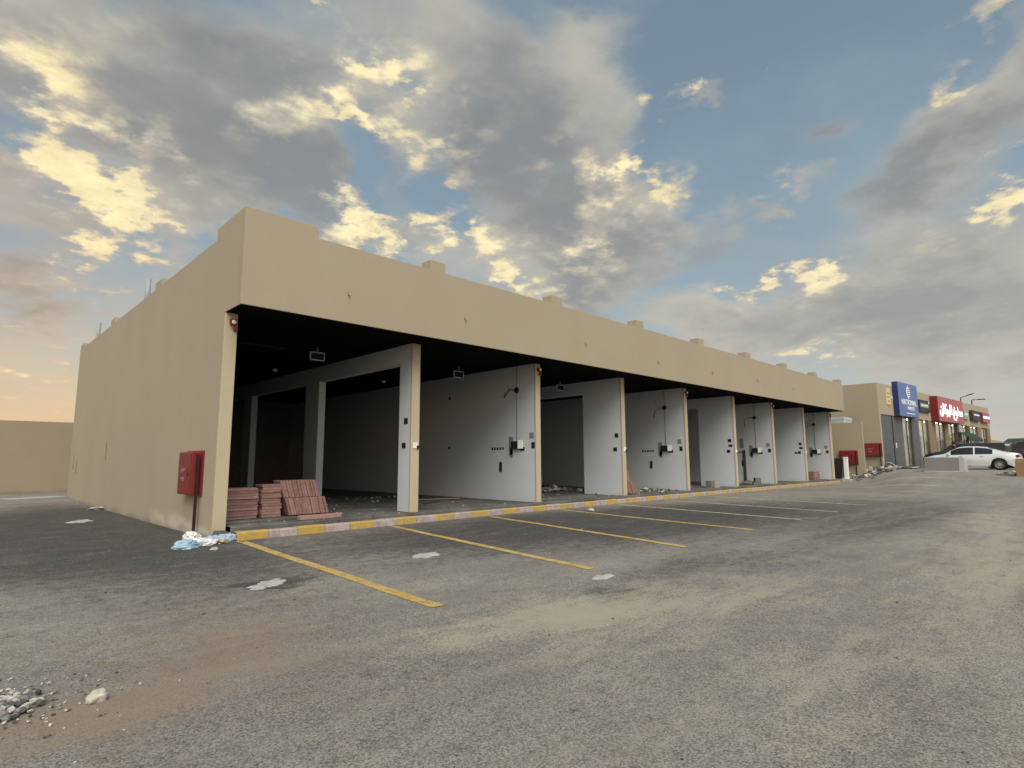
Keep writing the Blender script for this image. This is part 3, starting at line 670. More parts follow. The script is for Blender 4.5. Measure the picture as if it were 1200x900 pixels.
# ------------------------------------------------------------------ shop row beyond
FE = Vector((.9974563, -.0712806)); FA = math.atan2(FE.y, FE.x); FP = (46., -.52)
row = tag(empty('shop_row', (FP[0], FP[1], .9), FA), 'beige row of lit shops with signs beyond the open building', 'building')
def make_row():
    # local coordinates: x along the front, y into the building, z from its pavement
    LEN, H, HL = 36.2, 6.45, 4.08
    mb = MB(); mb.box(0, LEN, 0, .25, HL, H); mb.box(0, .25, .25, 16, -.4, H); mb.box(LEN - .25, LEN, .25, 16, -.4, H); mb.box(.25, LEN - .25, 15.75, 16, -.4, H); mb.box(0, .36, 0, .25, -.4, HL)
    mb.build('wall', 'cream', row)
    MB().box(.25, LEN - .25, .25, 15.75, H - .7, H - .5).build('roof', 'cement', row)
    MB().box(-.0, LEN, -1.6, -.004, -.5, .06).build('pavement', 'floor', row)
    MB().box(.25, LEN - .25, .02, 5.2, -.1, .05).build('shop_floor', 'room', row)
    MB().box(.25, LEN - .25, 5.2, 5.4, .05, H - .7).build('inner_wall', 'room', row); MB().box(.36, LEN - .25, .255, 5.2, HL + .1, HL + .2).build('inner_ceiling', 'room', row)
    # zinc-sheet doors of the first, closed shop
    mb = MB(); n = 88; vs = []
    for i in range(n + 1):
        x = .40 + 4.9 * i / n; y = .06 + .02 * (1 if (i // 2) % 2 else -1); vs += [(x, y, .0), (x, y, HL - .02)]
    mb.add(vs, [(2 * i, 2 * i + 2, 2 * i + 3, 2 * i + 1) for i in range(n)]); dr = mb.build('sheet_door', 'sheet', row)
    MB().box(2.84, 2.88, .0, .035, .02, HL - .02).build('door_joint', 'dark', dr); MB().box(3.3, 3.42, -.01, .03, 1.55, 1.95).build('paper_notice', 'white', dr)
    for x0, x1, m in ((5.30, 5.5, 'alu'), (7.66, 9.5, 'sheet'), (12.42, 14.5, 'cladding'), (17.53, 18.67, 'cladding'), (21.7, 22.4, 'frame'), (22.6, 23.29, 'alu'), (25.98, 27.05, 'frame'), (30.31, 31.83, 'cladding'), (34.63, 36.0, 'cladding')):
        MB().box(x0, x1, .01, .30, .02, HL - .003).build('pillar', m, row)
    rg = random.Random(5)
    for x0, x1 in ((5.5, 7.66), (9.5, 12.42), (14.5, 17.53), (18.67, 21.7), (23.29, 25.98), (27.05, 30.31), (31.83, 34.63)):
        fr = MB(); t = .07
        fr.box(x0, x1, .08, .16, HL - t - .004, HL - .004); fr.box(x0, x1, .08, .16, .06, .06 + t); fr.box(x0, x0 + t, .08, .16, .06 + t, HL - t - .004); fr.box(x1 - t, x1, .08, .16, .06 + t, HL - t - .004)
        m = (x0 + x1) / 2; fr.box(m - .03, m + .03, .085, .155, .06 + t, HL - t - .004)
        f = fr.build('window', 'frame', row); MB().box(x0 + t, x1 - t, .11, .122, .06 + t, HL - t - .004).build('pane', 'glass', f)
        MB().box(x1 - .02, x1 + .12, .4, 5.15, .06, HL).build('party_wall', 'room', row)
        lm = MB(); lm.box(x0 + .4, x1 - .4, .9, 1.25, HL + .03, HL + .09); lm.box(x0 + .4, x1 - .4, 3.0, 3.35, HL + .03, HL + .09)
        lm.build('shop_light', 'shop_lamp', row)
        sh = tag(empty('display_shelf', (FP[0] + FE.x * (x1 - .32) - FE.y * 1.95, FP[1] + FE.y * (x1 - .32) + FE.x * 1.95, .95), FA + rad(90)), None, 'shelf', 'goods shelves behind the shop windows')
        k = len([o for o in bpy.data.objects if o.name.startswith('display_shelf')]) - 1
        sh['label'] = ['goods shelf behind the window under the blue sign', 'goods shelf in the window between blue and red signs', 'goods shelf in the first window under the red sign', 'goods shelf behind the window where the person stands',
                       'goods shelf in the window right of the pale frame', 'goods shelf behind the green canopy', 'goods shelf in the last window of the shop row'][k]
        hw = 1.4; mb = MB(); gd = MB()
        for q in range(5): mb.box(-hw, hw, -.2, .25, .1 + q * .55, .14 + q * .55)
        for sx in (-hw - .03, hw): mb.box(sx, sx + .03, -.22, .27, 0, 2.7)
        for q in range(5):
            x = -hw + .05
            while x < hw - .3:
                ww = rg.uniform(.12, .3); gd.box(x, x + ww, -.15, .2, .145 + q * .55, .145 + q * .55 + rg.uniform(.2, .45)); x += ww + rg.uniform(.01, .1)
        mb.build('rack', 'wood_pale', sh); g = gd.build('goods', 'goods', sh); g['kind'] = 'stuff'
make_row()
def on_row(x, y, z): return (FP[0] + FE.x * x - FE.y * y, FP[1] + FE.y * x + FE.x * y, .9 + z)
FR = (rad(90), 0, 0)
def sign(name, x0, x1, z0, z1, out, face, side, label, group='shop signs along the far row'):
    r = tag(empty(name, on_row((x0 + x1) / 2, 0, (z0 + z1) / 2), FA), label, 'sign', group); w, h = (x1 - x0) / 2, (z1 - z0) / 2
    MB().box(-w, w, -out + .03, -.004, -h, h).build('sign_box', side, r); MB().box(-w + .01, w - .01, -out, -out + .028, -h + .01, h - .01).build('sign_panel', face, r)
    return r
def make_signs():
    s = sign('shop_sign', 3.42, 8.24, 4.07, 6.79, .42, 'blue_sign', 'blue_dark', 'tall blue sign with a curved emblem and white words')
    y = -.424
    text('lettering', 'NATIONAL', .62, 'letter', s, (.05, y, -.22), FR, .02, 3.7, bold=.012); text('lettering', 'PAINTS', .40, 'letter', s, (.45, y, -.68), FR, .02, 1.7, bold=.008)
    MB().box(-.75, 1.35, y - .004, y + .003, -1.12, -1.05).build('small_print', 'letter', s)
    mb = MB(); arc = lambda r, a: (r * math.cos(a), r * math.sin(a) + .65)     # crescent with bars beside it
    pts = [(.15 + arc(.55, rad(a))[0], arc(.55, rad(a))[1]) for a in range(100, 261, 16)] + [(.28 + arc(.46, rad(a))[0], arc(.46, rad(a))[1]) for a in range(255, 104, -16)]
    mb.prism(pts, 1, y - .006, y + .003)
    for i in range(5): mb.box(-.08, .55 - .05 * abs(i - 2), y - .006, y + .003, .27 + i * .17, .36 + i * .17)
    mb.build('emblem', 'letter', s)
    s = sign('shop_sign', 9.62, 12.6, 4.74, 5.78, .18, 'sign_dark', 'sign_dark', 'small dark sign with pale band between the blue and red signs')
    MB().box(-1.3, 1.1, -.186, -.178, -.12, .22).build('name_band', 'sign_grey', s); MB().box(-1.0, .8, -.192, -.187, .0, .10).build('name_line', 'letter', s); MB().lathe([(0, -.01), (.13, -.01), (.13, 0)], (1.2, -.184, .34), 1, 14).build('emblem', 'letter', s)
    s = sign('shop_sign', 13.30, 21.8, 4.05, 6.30, .62, 'red_sign', 'red', 'wide red projecting sign with glowing white Arabic letters')
    # joined letter shapes, listed right to left and reversed for the left-to-right setter
    word = '\ufee3\ufec4\ufe92\ufea6 \ufe8d\ufedf\ufe92\ufeae\ufedb\ufe8e\ufee5'
    text('lettering', word[::-1], 1.25, 'letter_lit', s, (.0, -.64, -.02), FR, .06, 7.7, bold=.035)
    s = sign('shop_sign', 24.5, 26.0, 4.70, 5.76, .15, 'sign_grey', 'sign_grey', 'small pale green sign just right of the red sign'); MB().box(-.5, .5, -.156, -.148, -.1, .12).build('name_band', 'letter', s)
    s = sign('shop_sign', 27.1, 30.6, 4.70, 5.76, .30, 'sign_dark', 'sign_dark', 'dark sign with a white line, second from the row end'); MB().box(-1.2, 1.2, -.312, -.302, .0, .16).build('name_line', 'letter', s)
    s = sign('shop_sign', 31.6, 34.9, 4.68, 5.76, .30, 'red_sign', 'red', 'small red sign with a bright strip at the row end'); MB().box(-1.4, 1.4, -.32, -.302, -.12, .14).build('light_strip', 'letter_lit', s)
    s = tag(empty('wall_plaque', on_row(2.35, 0, 5.5), FA), 'pale gold plaque high on the first closed shop', 'plaque')
    MB().box(-.48, .42, -.05, -.004, -.62, .68).build('panel', 'gold', s); MB().box(.72, .86, -.05, -.004, -.1, .1).build('number_plate', 'white', s)
    for i in range(3): MB().box(-.3, .25, -.056, -.051, -.35 + i * .3, -.28 + i * .3).build('engraved_line', 'cladding', s)
    g = tag(empty('canopy', on_row(24.6, -.05, 2.75), FA), 'dark green canopy in front of the shop windows near the row end', 'canopy')
    MB().prism([(-.8, 0), (-.02, .60), (-.02, .54), (-.8, -.06)], 0, -2.6, 2.9).build('canopy_cloth', 'green', g)
    MB().prism([(-.8, -.07), (-.8, -.3), (-.77, -.3), (-.77, -.07)], 0, -2.6, 2.9).build('valance', 'green', g)
    for x in (-2.5, 2.8): MB().tube([(x, -.75, -.1), (x, -.75, -2.7)], .03, 8).build('post', 'alu', g)
make_signs()
def lamp_post(p, ang, h, rise, label):
    r = tag(empty('street_lamp', p, ang), label, 'street lamp', 'street lamps behind the shop row')
    MB().tube([(0, 0, 0), (0, 0, h)], [.09, .055], 10).build('pole', 'dark_metal', r); MB().tube([(0, 0, h - .04), (.12, 0, h + .04), (.6, 0, h + .02 + .5 * rise)], .04, 8).build('arm', 'dark_metal', r)
    MB().rbox((.95, 0, h + .03 + .95 * rise), (.75, .22, .10), (0, -math.atan(rise), 0)).build('lamp_head', 'dark_metal', r)
    return r
lamp_post((85, -.28, .9), rad(-90), 8.15, .28, 'street lamp with tilted arm rising behind the red sign'); lamp_post((85, -1.33, .9), rad(-90), 7.75, .0, 'street lamp with level arm rising right of the red sign')

# ------------------------------------------------------------------ cars
def car(name, label, cat, loc, rz, paint, Lc=4.8, Wd=1.82, H=1.47, van=False):
    r = tag(empty(name, loc, rz), label, cat); hw = Wd / 2
    # stations along +x (nose at +L/2): x, top z, belt z, greenhouse half width at the top, plan half width
    k = Lc / 4.8; hz = H / 1.47
    if van: st = [(-2.4, 1.30, .95, .70, .90), (-2.36, 1.43, 1.0, .72, .97), (-2.0, 1.46, 1.0, .72, 1), (-1, 1.47, 1., .72, 1), (.1, 1.47, .99, .72, 1), (.75, 1.40, .97, .70, 1), (1.35, 1.02, .94, .72, .99), (1.9, .93, .85, .72, .96), (2.25, .83, .72, .70, .88), (2.4, .62, .55, .62, .74)]
    else: st = [(-2.4, .88, .82, .58, .76), (-2.34, .99, .90, .66, .86), (-2.1, 1.045, .94, .66, .95), (-1.75, 1.09, .955, .62, .99), (-1.30, 1.26, .955, .57, 1), (-.85, 1.40, .95, .55, 1), (-.35, 1.46, .94, .555, 1), (.15, 1.47, .93, .56, 1), (.5, 1.43, .92, .565, 1),
                (.85, 1.27, .91, .585, 1), (1.15, 1.08, .90, .62, 1), (1.35, .985, .885, .68, .99), (1.8, .91, .82, .70, .96), (2.15, .83, .73, .68, .90), (2.33, .72, .63, .62, .80), (2.4, .60, .52, .55, .70)]
    arch = [(-1.42, .335), (1.40, .335)]
    rows = []
    xs = [s[0] for s in st]
    def samp(x):
        for a, b in zip(st, st[1:]):
            if a[0] <= x <= b[0] + 1e-9:
                t = (x - a[0]) / (b[0] - a[0]); return [a[i] + (b[i] - a[i]) * t for i in range(5)]
    fine = sorted(set(xs + [c0 + .395 * math.cos(math.pi * j / 10) for c0, _ in arch for j in range(11)]))
    for x in fine:
        _, zt, zb, gw, pwid = samp(x); w = hw * pwid; zlow = .20
        for c0, zr in arch:
            dx = x - c0
            if abs(dx) <= .395: zlow = max(zlow, zr + math.sqrt(max(0, .395 ** 2 - dx * dx)) - .0)
        g = min(gw * Wd / 1.0 * .5 / .5 * .92 if False else gw * hw / .62 * .78, w * .96)
        zs = [zlow, max(zlow + .01, .42), max(zlow + .02, .66), zb, zb + (zt - zb) * .5, zt - (zt - zb) * .10, zt]
        ys = [w * .95 if zlow < .3 else w * .985, w * .995, w, w * .965, w * .965 + (g - w * .965) * .45, g, g * .72]
        rows.append([(x * k, y, z * hz) for y, z in zip(ys, zs)] + [(x * k, 0, zs[-1] * hz + .012)])
    mb = MB(); n = len(rows[0]); vs = []
    for rw in rows: vs += rw + [(a, -b, c) for a, b, c in rw[:-1]]
    m2 = 2 * n - 1; fs = []
    ring = list(range(n)) + list(range(m2 - 1, n - 1, -1))
    for i in range(len(rows) - 1):
        for j in range(m2 - 1): a, b = ring[j], ring[j + 1]; fs.append((i * m2 + a, i * m2 + b, (i + 1) * m2 + b, (i + 1) * m2 + a))
    fs.append(tuple(ring)); fs.append(tuple((len(rows) - 1) * m2 + a for a in ring[::-1]))
    mb.add(vs, fs, 0, True)
    body = mb.build('body', paint, r)
    MB().box(-1.95 * k, 1.95 * k, -hw * .82, hw * .82, .19, .62).build('underbody', 'tyre', r)
    # side glass: patches lying just proud of the greenhouse side
    def sidept(x, t, sg):
        _, zt, zb, gw, pwid = samp(x); w = hw * pwid * .965; g = min(gw * hw / .62 * .78, hw * pwid * .96); z0 = zb + .02; z1 = zt - (zt - zb) * .10 - .02
        zm = zb + (zt - zb) * .5; z = z0 + (z1 - z0) * t
        y = w + (w + (g - w) * .45 - w) * min(1, (z - zb) / (zm - zb)) if z < zm else w + (g - w) * (.45 + .55 * (z - zm) / max(1e-6, (zt - (zt - zb) * .1) - zm))
        return (x * k, sg * (y + .008), z * hz)
    spans = [(-1.15, -.30), (-.22, .92)] if not van else [(-2.1, -1.1), (-1.0, .05), (.15, 1.0)]
    for x0, x1 in spans:
        for sg in (-1, 1):
            mb = MB(); N = 10; vs = []
            for i in range(N + 1):
                x = x0 + (x1 - x0) * i / N
                for t in (0, .5, 1): vs.append(sidept(x, t, sg))
            mb.add(vs, [(3 * i + j, 3 * i + 3 + j, 3 * i + 4 + j, 3 * i + 1 + j) for i in range(N) for j in range(2)], 0, True); mb.build('side_window', 'car_glass', r)
    for nm, x0, x1 in ((('rear_window', -1.68, -.95), ('windscreen', .62, 1.28)) if not van else (('windscreen', .8, 1.32), ('rear_window', -2.392, -2.35))):
        mb = MB(); vs = []; N = 8
        for i in range(N + 1):
            x = x0 + (x1 - x0) * i / N; _, zt, zb, gw, pwid = samp(x); g = min(gw * hw / .62 * .78, hw * pwid * .96)
            for t in (-1, -.72, 0, .72, 1): vs.append((x * k, g * t * .93, (zt - (.035 if abs(t) == 1 else 0)) * hz + .018))
        mb.add(vs, [(5 * i + j, 5 * i + 5 + j, 5 * i + 6 + j, 5 * i + 1 + j) for i in range(N) for j in range(4)], 0, True); mb.build(nm, 'car_glass', r)
    R = .335 * hz
    for c0, _ in arch:
        for sg in (-1, 1):
            cx = c0 * k; w = empty('wheel', (cx, sg * (hw - .11), R), 0, r)
            MB().lathe([(R * .64, -.10), (R * .93, -.105), (R, -.07), (R, .07), (R * .93, .105), (R * .64, .10)], (0, 0, 0), 1, 28).build('tyre', 'tyre', w)
            rm = MB(); rm.lathe([(R * .66, sg * .085), (R * .60, sg * .092), (R * .58, sg * .05)], (0, 0, 0), 1, 28); rm.lathe([(R * .16, sg * .09), (0, sg * .095)], (0, 0, 0), 1, 14)
            for j in range(10):
                a = 2 * math.pi * j / 10; d = Vector((math.cos(a), 0, math.sin(a))); rm.rbox(d * R * .36 + Vector((0, sg * .07, 0)), (R * .5, .03, .035), (0, -a, 0))
            rm.lathe([(R * .62, sg * .03), (0, sg * .03)], (0, 0, 0), 1, 20, 1)
            rm.build('rim', ['alloy', 'dark'], w)
    for sg in (-1, 1):
        y = sg * hw
        MB().rbox(((-2.27 if not van else -2.36) * k, y * .845, .84 * hz), (.24, .14, .16), (0, .15, sg * -.42)).build('tail_light', 'lamp_red', r, .03)
        MB().rbox((2.22 * k, y * .76, .64 * hz), (.26, .22, .12), (0, .35, sg * .55)).build('headlight', 'lamp_clear', r, .03)
        MB().rbox((1.02 * k, y * 1.02, .98 * hz), (.12, .20, .13), (0, 0, sg * .2)).build('mirror', paint, r, .03)
        MB().rbox((0, y * .985, .24), (2.0 * k, .05, .05)).build('sill_trim', 'alu', r)
        for x in (-.62, .42): MB().rbox((x * k, y * .99, .83 * hz), (.2, .03, .03)).build('door_handle', 'alu', r)
    MB().rbox((-2.41 * k, 0, .72 * hz), (.02, .5, .12)).build('number_plate', 'white', r)
    return r
car('sedan', 'silver white sedan parked nose-in beside the shops', 'car', (42.9, -6.15, .90), rad(90), 'silver', 4.85)
car('estate_car', 'black car whose roof shows just behind the silver sedan', 'car', (47.0, -5.4, .90), rad(90), 'black_paint', 4.9, 1.9, 1.76, True)
car('estate_car', 'black van parked behind the sedan boot at the right edge', 'van', (52.0, -8.6, .90), rad(88), 'black_paint', 5.0, 1.9, 1.98, True)
v = car('delivery_van', 'white van with red markings at the far right edge', 'van', (58, -9.9, .90), rad(84), 'white_paint', 5.4, 2., 2.1, True)
MB().box(-1.8, .9, .985, 1.006, 1.0, 1.32).build('red_marking', 'red_sign', v)
car('hatchback', 'dark red car at the right edge, nearer than the white van', 'car', (46.4, -10.35, .90), rad(92), 'red_paint', 4.2, 1.75, 1.45)

# ------------------------------------------------------------------ person by the shop window
def person(loc, rz):
    J = {'pel': ((0, 0, .95), .15), 'wai': ((0, 0, 1.12), .135), 'che': ((0, .01, 1.32), .16), 'nek': ((0, .0, 1.50), .06), 'hea': ((0, -.02, 1.60), .085), 'top': ((0, -.01, 1.70), .075)}
    E = [('pel', 'wai'), ('wai', 'che'), ('che', 'nek'), ('nek', 'hea'), ('hea', 'top')]
    for s, n in ((-1, 'l'), (1, 'r')):
        J['hip' + n] = ((s * .09, 0, .88), .10); J['kne' + n] = ((s * .11, -.02, .48), .065); J['ank' + n] = ((s * .12, .01, .09), .045); J['toe' + n] = ((s * .14, -.16, .04), .035)
        J['sho' + n] = ((s * .19, 0, 1.42), .065); J['elb' + n] = ((s * .27, .02, 1.15), .045); J['wri' + n] = ((s * .26, -.10, .92), .032); J['han' + n] = ((s * .25, -.14, .83), .03)
        E += [('pel', 'hip' + n), ('hip' + n, 'kne' + n), ('kne' + n, 'ank' + n), ('ank' + n, 'toe' + n), ('che', 'sho' + n), ('sho' + n, 'elb' + n), ('elb' + n, 'wri' + n), ('wri' + n, 'han' + n)]
    ks = list(J); me = bpy.data.meshes.new('person'); me.from_pydata([J[a][0] for a in ks], [(ks.index(a), ks.index(b)) for a, b in E], [])
    o = bpy.data.objects.new('person', me); COL.objects.link(o); sk = o.modifiers.new('skin', 'SKIN'); sb = o.modifiers.new('sub', 'SUBSURF'); sb.levels = sb.render_levels = 2
    for i, a in enumerate(ks): me.skin_vertices[0].data[i].radius = (J[a][1],) * 2; me.skin_vertices[0].data[i].use_root = (a == 'pel')
    dg = bpy.context.evaluated_depsgraph_get(); m2 = bpy.data.meshes.new_from_object(o.evaluated_get(dg)); o.modifiers.clear(); o.data = m2; m2.name = 'person'
    m2.materials.clear()
    o.scale = (1.06,) * 3
    for m in ('maroon', 'trouser', 'skin', 'hair'): m2.materials.append(M[m])
    for f in m2.polygons:
        z = f.center.z; f.use_smooth = True
        f.material_index = 2 if z > 1.49 or (abs(f.center.x) > .2 and z < .9) else 1 if z < .93 else 0
    MB().lathe([(.0, 1.76), (.06, 1.745), (.10, 1.70), (.105, 1.63), (.095, 1.585)], (0, .012, 0), 2, 14).build('hair', 'hair', o)
    o.location = loc; o.rotation_euler.z = rz
    tag(o, 'person in dark red top standing behind the bonnet of the silver sedan', 'person')
person((45.35, -4.95, .9), .4)

# ------------------------------------------------------------------ clutter
RG = random.Random(21)
def make_slab(): return MB().box(-.24, .24, -.22, .22, 0, .062).build('paving_slab', 'pink_tile', None, .006)
slab0 = make_slab(); used = [False]
def slab(loc, rot, sc, label, group):
    o = slab0 if not used[0] else slab0.copy()
    if used[0]: COL.objects.link(o)
    used[0] = True; o.location = loc; o.rotation_euler = rot; o.scale = sc; tag(o, label, 'paving slab', group); return o
def flat_stack(x, y, n, sc, label, group, z0=ZF, th=.066):
    for i in range(n): slab((x + RG.uniform(-.02, .02), y + RG.uniform(-.02, .02), z0 + .006 + i * th), (0, 0, RG.uniform(-.025, .025)), sc, label, group)
def lean_row(x, y, z, n, label, group, ang=rad(74), th=.070, sc=(1, 1, 1)):
    for i in range(n):      # stood on edge, tops leaning to the left
        h = .48 * sc[0]; a = ang + RG.uniform(-.015, .015)
        slab((x + i * th - math.cos(a) * h / 2, y + RG.uniform(-.025, .025), z + math.sin(a) * h / 2 + .02), (0, a, 0), sc, label, group)
lab = 'dusty red slab lying flat in the stack against the corner pier'
flat_stack(1.05, 2.42, 11, (1.5, 1, 1), lab, 'flat slabs in the stack at the corner pier')
flat_stack(1.73, 2.40, 12, (1.0, 1, 1), 'dusty red slab lying flat in the stack beside the leaning slabs', 'flat slabs in the stack beside the leaning rows')
lean_row(2.16, 2.35, ZF, 15, 'dusty red slab on edge in the lower leaning row of the first bay', 'slabs leaning in the lower row', sc=(.9, 1, 1))
lean_row(2.03, 2.38, ZF + .43, 13, 'dusty red slab on edge in the upper leaning row of the first bay', 'slabs leaning in the upper row', sc=(.9, 1, 1))
lean_row(15.28, 1.30, ZF, 8, 'red slab leaning in the lower row inside the fourth bay', 'slabs leaning low in the fourth bay', rad(70), .075)
lean_row(15.14, 1.32, ZF + .47, 5, 'red slab leaning in the upper row inside the fourth bay', 'slabs leaning high in the fourth bay', rad(70), .075)
for j in range(2): flat_stack(37.75 + j * .56, 1.75, 8, (1.1, 1, 1), 'dark red slab stacked flat in the last bay', 'flat slabs stacked in the last bay')
tag(MB().rbox((2.42, 1.0, ZF + .055), (1.05, .16, .10), (0, 0, .03)).build('kerb_stone', 'pink_tile', None, .01), 'long pinkish kerb stone lying in front of the red slabs', 'kerb stone')
tag(MB().rbox((1.1, 1.35, ZF + .03), (1.9, .20, .05), (0, 0, -.02)).build('plank', 'floor', None, .004), 'grey plank lying under the slab stacks by the corner pier', 'plank')

def bag(name, loc, size, m, label, seed, rz=0.):
    bm = bmesh.new(); bmesh.ops.create_icosphere(bm, subdivisions=5, radius=1); o_ = Vector((seed * 3.7, seed * 1.3, 0)); mb = MB(); vs = []
    for v in bm.verts:
        p = v.co; k = 1 + .45 * mnoise.noise(p * 1.4 + o_) + .42 * abs(mnoise.noise(p * 3.3 + o_)) + .22 * abs(mnoise.noise(p * 7 + o_)) + .10 * mnoise.noise(p * 15 + o_)
        q = Vector((p.x * k * size[0], p.y * k * size[1], max(-.02, (p.z * k + .25) * size[2]))); q.rotate(Matrix.Rotation(rz, 3, 'Z')); vs.append(q)
    mb.add(vs, [tuple(v.index for v in f.verts) for f in bm.faces], 0, True); bm.free(); o = mb.build(name, m); o.location = loc
    return tag(o, label, 'bag', 'plastic bags dumped at the corner pier')
bag('plastic_bag', (-.72, .02, .0), (.22, .14, .10), 'blue_bag', 'crumpled blue bag at the left end of the litter heap', 1, .4)
bag('plastic_bag', (-.40, .22, .0), (.28, .16, .10), 'white_bag', 'crumpled white bag in the middle of the litter heap', 2, .3)
bag('plastic_bag', (-.26, 1.30, .0), (.15, .13, .11), 'white_bag', 'pale bag propped against the cabinet post', 3, 1.)
bag('plastic_bag', (-.10, .50, .0), (.20, .12, .09), 'blue_bag', 'blue bag lying below the cream corner pier', 4, .8)
bag('plastic_bag', (.12, .42, .0), (.20, .11, .11), 'blue_bag', 'blue bag touching the end of the yellow kerb', 5, .2)
tag(MB().rbox((.02, .22, .05), (.18, .13, .08), (.1, .2, .5)).build('carton', 'beige', None, .015), 'small beige carton between the blue bags', 'carton')
tag(MB().rbox((.12, .66, .10), (.32, .22, .16), (.2, .1, .6)).build('broken_brick', 'stone_dark', None, .02), 'broken dark brick below the corner pier', 'brick')
def one_rock(name, loc, r, m, label, seed, flat=.7, cat='stone', sub=3):
    mb = MB(); mb.rock((0, 0, 0), r, random.Random(seed), flat, 0, sub); o = mb.build(name, m); o.location = loc; return tag(o, label, cat)
one_rock('pale_stone', (-3.25, -7.29, .03), .050, 'stone_white', 'single pale stone on sandy asphalt right of the gravel', 5, .9)
one_rock('pale_stone', (-.42, -.62, .02), .07, 'stone_white', 'small white lump just in front of the litter heap', 6, .5)
one_rock('pale_stone', (10.55, -.75, .05), .13, 'stone_white', 'pale stone on the parking bay near the second pale line', 7, .5)
one_rock('pale_stone', (-.2, 12.0, .03), .22, 'stone_white', 'white lump at the foot of the side wall far left', 8, .35)
def splat(loc, a, b, rz, label, seed, m='cement', h=.018):
    mb = MB(); N, R = 72, 8; vs = [(0, 0, h)]
    for j in range(1, R + 1):
        for i in range(N):
            t = 2 * math.pi * i / N; k = 1 + .55 * mnoise.noise(Vector((math.cos(t) * 1.6, math.sin(t) * 1.6, seed))) + .38 * mnoise.noise(Vector((math.cos(t) * 4.5, math.sin(t) * 4.5, seed + 3))) + .2 * mnoise.noise(Vector((math.cos(t) * 11, math.sin(t) * 11, seed + 5)))
            u = j / R; z = h * (1 - u ** 2.5) * (.6 + .9 * abs(mnoise.noise(Vector((math.cos(t) * u * 4, math.sin(t) * u * 4, seed + 9))))) + (.006 if j < R else .001)
            vs.append((math.cos(t) * a * k * u, math.sin(t) * b * k * u, z))
    fs = [(0, 1 + i, 1 + (i + 1) % N) for i in range(N)] + [(1 + (j - 1) * N + i, 1 + j * N + i, 1 + j * N + (i + 1) % N, 1 + (j - 1) * N + (i + 1) % N) for j in range(1, R) for i in range(N)]
    mb.add(vs, fs, 0, True); o = mb.build('cement_splash', m); o.location = loc; o.rotation_euler.z = rz; return tag(o, label, 'cement splash', 'dried cement splashes on the asphalt')
splat((-.95, -4.35, .002), .36, .16, .75, 'grey cement smear with dark stain left of the first yellow line', 1.3)
splat((1.92, -3.9, .002), .25, .17, .3, 'grey cement splash between the first two yellow lines', 2.6)
splat((2.5, -7.2, .002), .20, .12, .2, 'white cement splash at the end of the second yellow line', 4.1)
splat((-1.25, 7.6, .002), .55, .22, 1.2, 'white cement smear along the side wall at far left', 5.2)
splat((-1.0, 22.5, .002), 1.6, .5, .3, 'pale cement smear near the boundary wall at far left', 6.2)
# gravel heap and loose chips: nobody could count these
def stuff(name, label, mats, fn):
    mb = MB(); fn(mb); return tag(mb.build(name, mats), label, kind='stuff')
def f(mb):
    rg = random.Random(2)
    for i in range(480):
        a = rg.uniform(0, 6.28); d = abs(rg.gauss(0, .55)); x = -3.72 + d * math.cos(a) * .55; y = -6.98 + d * math.sin(a) * .75
        r = rg.uniform(.006, .024) * (1.3 if d < .4 else .7); mb.rock((x, y, r * .5 + max(0, .03 - d * .05)), r, rg, .7, rg.choice((0, 0, 1, 1, 2)), 1)
stuff('gravel_heap', 'heap of pale and grey stone chips at the lower left', ['stone_white', 'stone_grey', 'stone_dark'], f)
def f(mb):
    rg = random.Random(9)
    for i in range(1500):
        d = rg.uniform(2.2, 22) ** 1.0; a = rad(44.5 + rg.uniform(-46, 46)); x = -4.15 + d * math.sin(a); y = -12.2 + d * math.cos(a)
        if y > .35 and x > -.05: continue
        r = rg.uniform(.003, .009) * (1 + (rg.random() < .06) * 1.0); mb.rock((x, y, gz(x, y) + r * .4), r, rg, .7, rg.choice((0, 1, 1, 2, 2, 2, 2)), 1)
stuff('loose_chips', 'loose stone chips scattered over the asphalt', ['stone_white', 'stone_grey', 'stone_dark'], f)
def f(mb):      # rubble in the joint between kerb and slab and litter on the slab edge
    rg = random.Random(12)
    for i in range(900):
        x = rg.uniform(.35, 39); y = .37 + .28 * sst(x / 9) + rg.uniform(.2, .36); r = rg.uniform(.012, .05); mb.rock((x, y, rg.uniform(.08, .16)), r, rg, .7, rg.choice((0, 1, 2, 2)), 1)
    for i in range(60): x = rg.uniform(.0, .6); mb.rock((x, rg.uniform(.45, .9), rg.uniform(.0, .14)), rg.uniform(.03, .08), rg, .7, rg.choice((1, 2, 2)), 1)
    for i in range(420):
        x = rg.uniform(.4, 39); y = .8 + abs(rg.gauss(0, 1.6)); r = rg.uniform(.008, .03); mb.rock((x, y, ZF + r * .4), r, rg, .7, rg.choice((0, 1, 1, 2)), 1)
stuff('rubble_strip', 'rubble and grit along the joint behind the striped kerb', ['stone_white', 'stone_grey', 'stone_dark'], f)
def heap(cx, cy, sx, sy, n, r0, r1, z0, seed, label, zf=None):
    def f(mb):
        rg = random.Random(seed)
        for i in range(n):
            x = cx + rg.gauss(0, sx); y = cy + rg.gauss(0, sy); r = rg.uniform(r0, r1); z = (z0 if zf is None else zf(x, y)); d = math.hypot((x - cx) / sx, (y - cy) / sy)
            mb.rock((x, y, z + r * .4 + max(0, .12 - .08 * d)), r, rg, .7, rg.choice((0, 1, 1, 2, 2)), 1)
    stuff('rubble_heap', label, ['stone_white', 'stone_grey', 'stone_dark'], f)
heap(15.0, 5.0, .9, .5, 60, .04, .16, ZF, 3, 'dark rubble lumps on the floor of the third bay')
heap(17.3, 1.6, .9, .35, 50, .03, .12, ZF, 4, 'rubble lumps on the floor of the fourth bay')
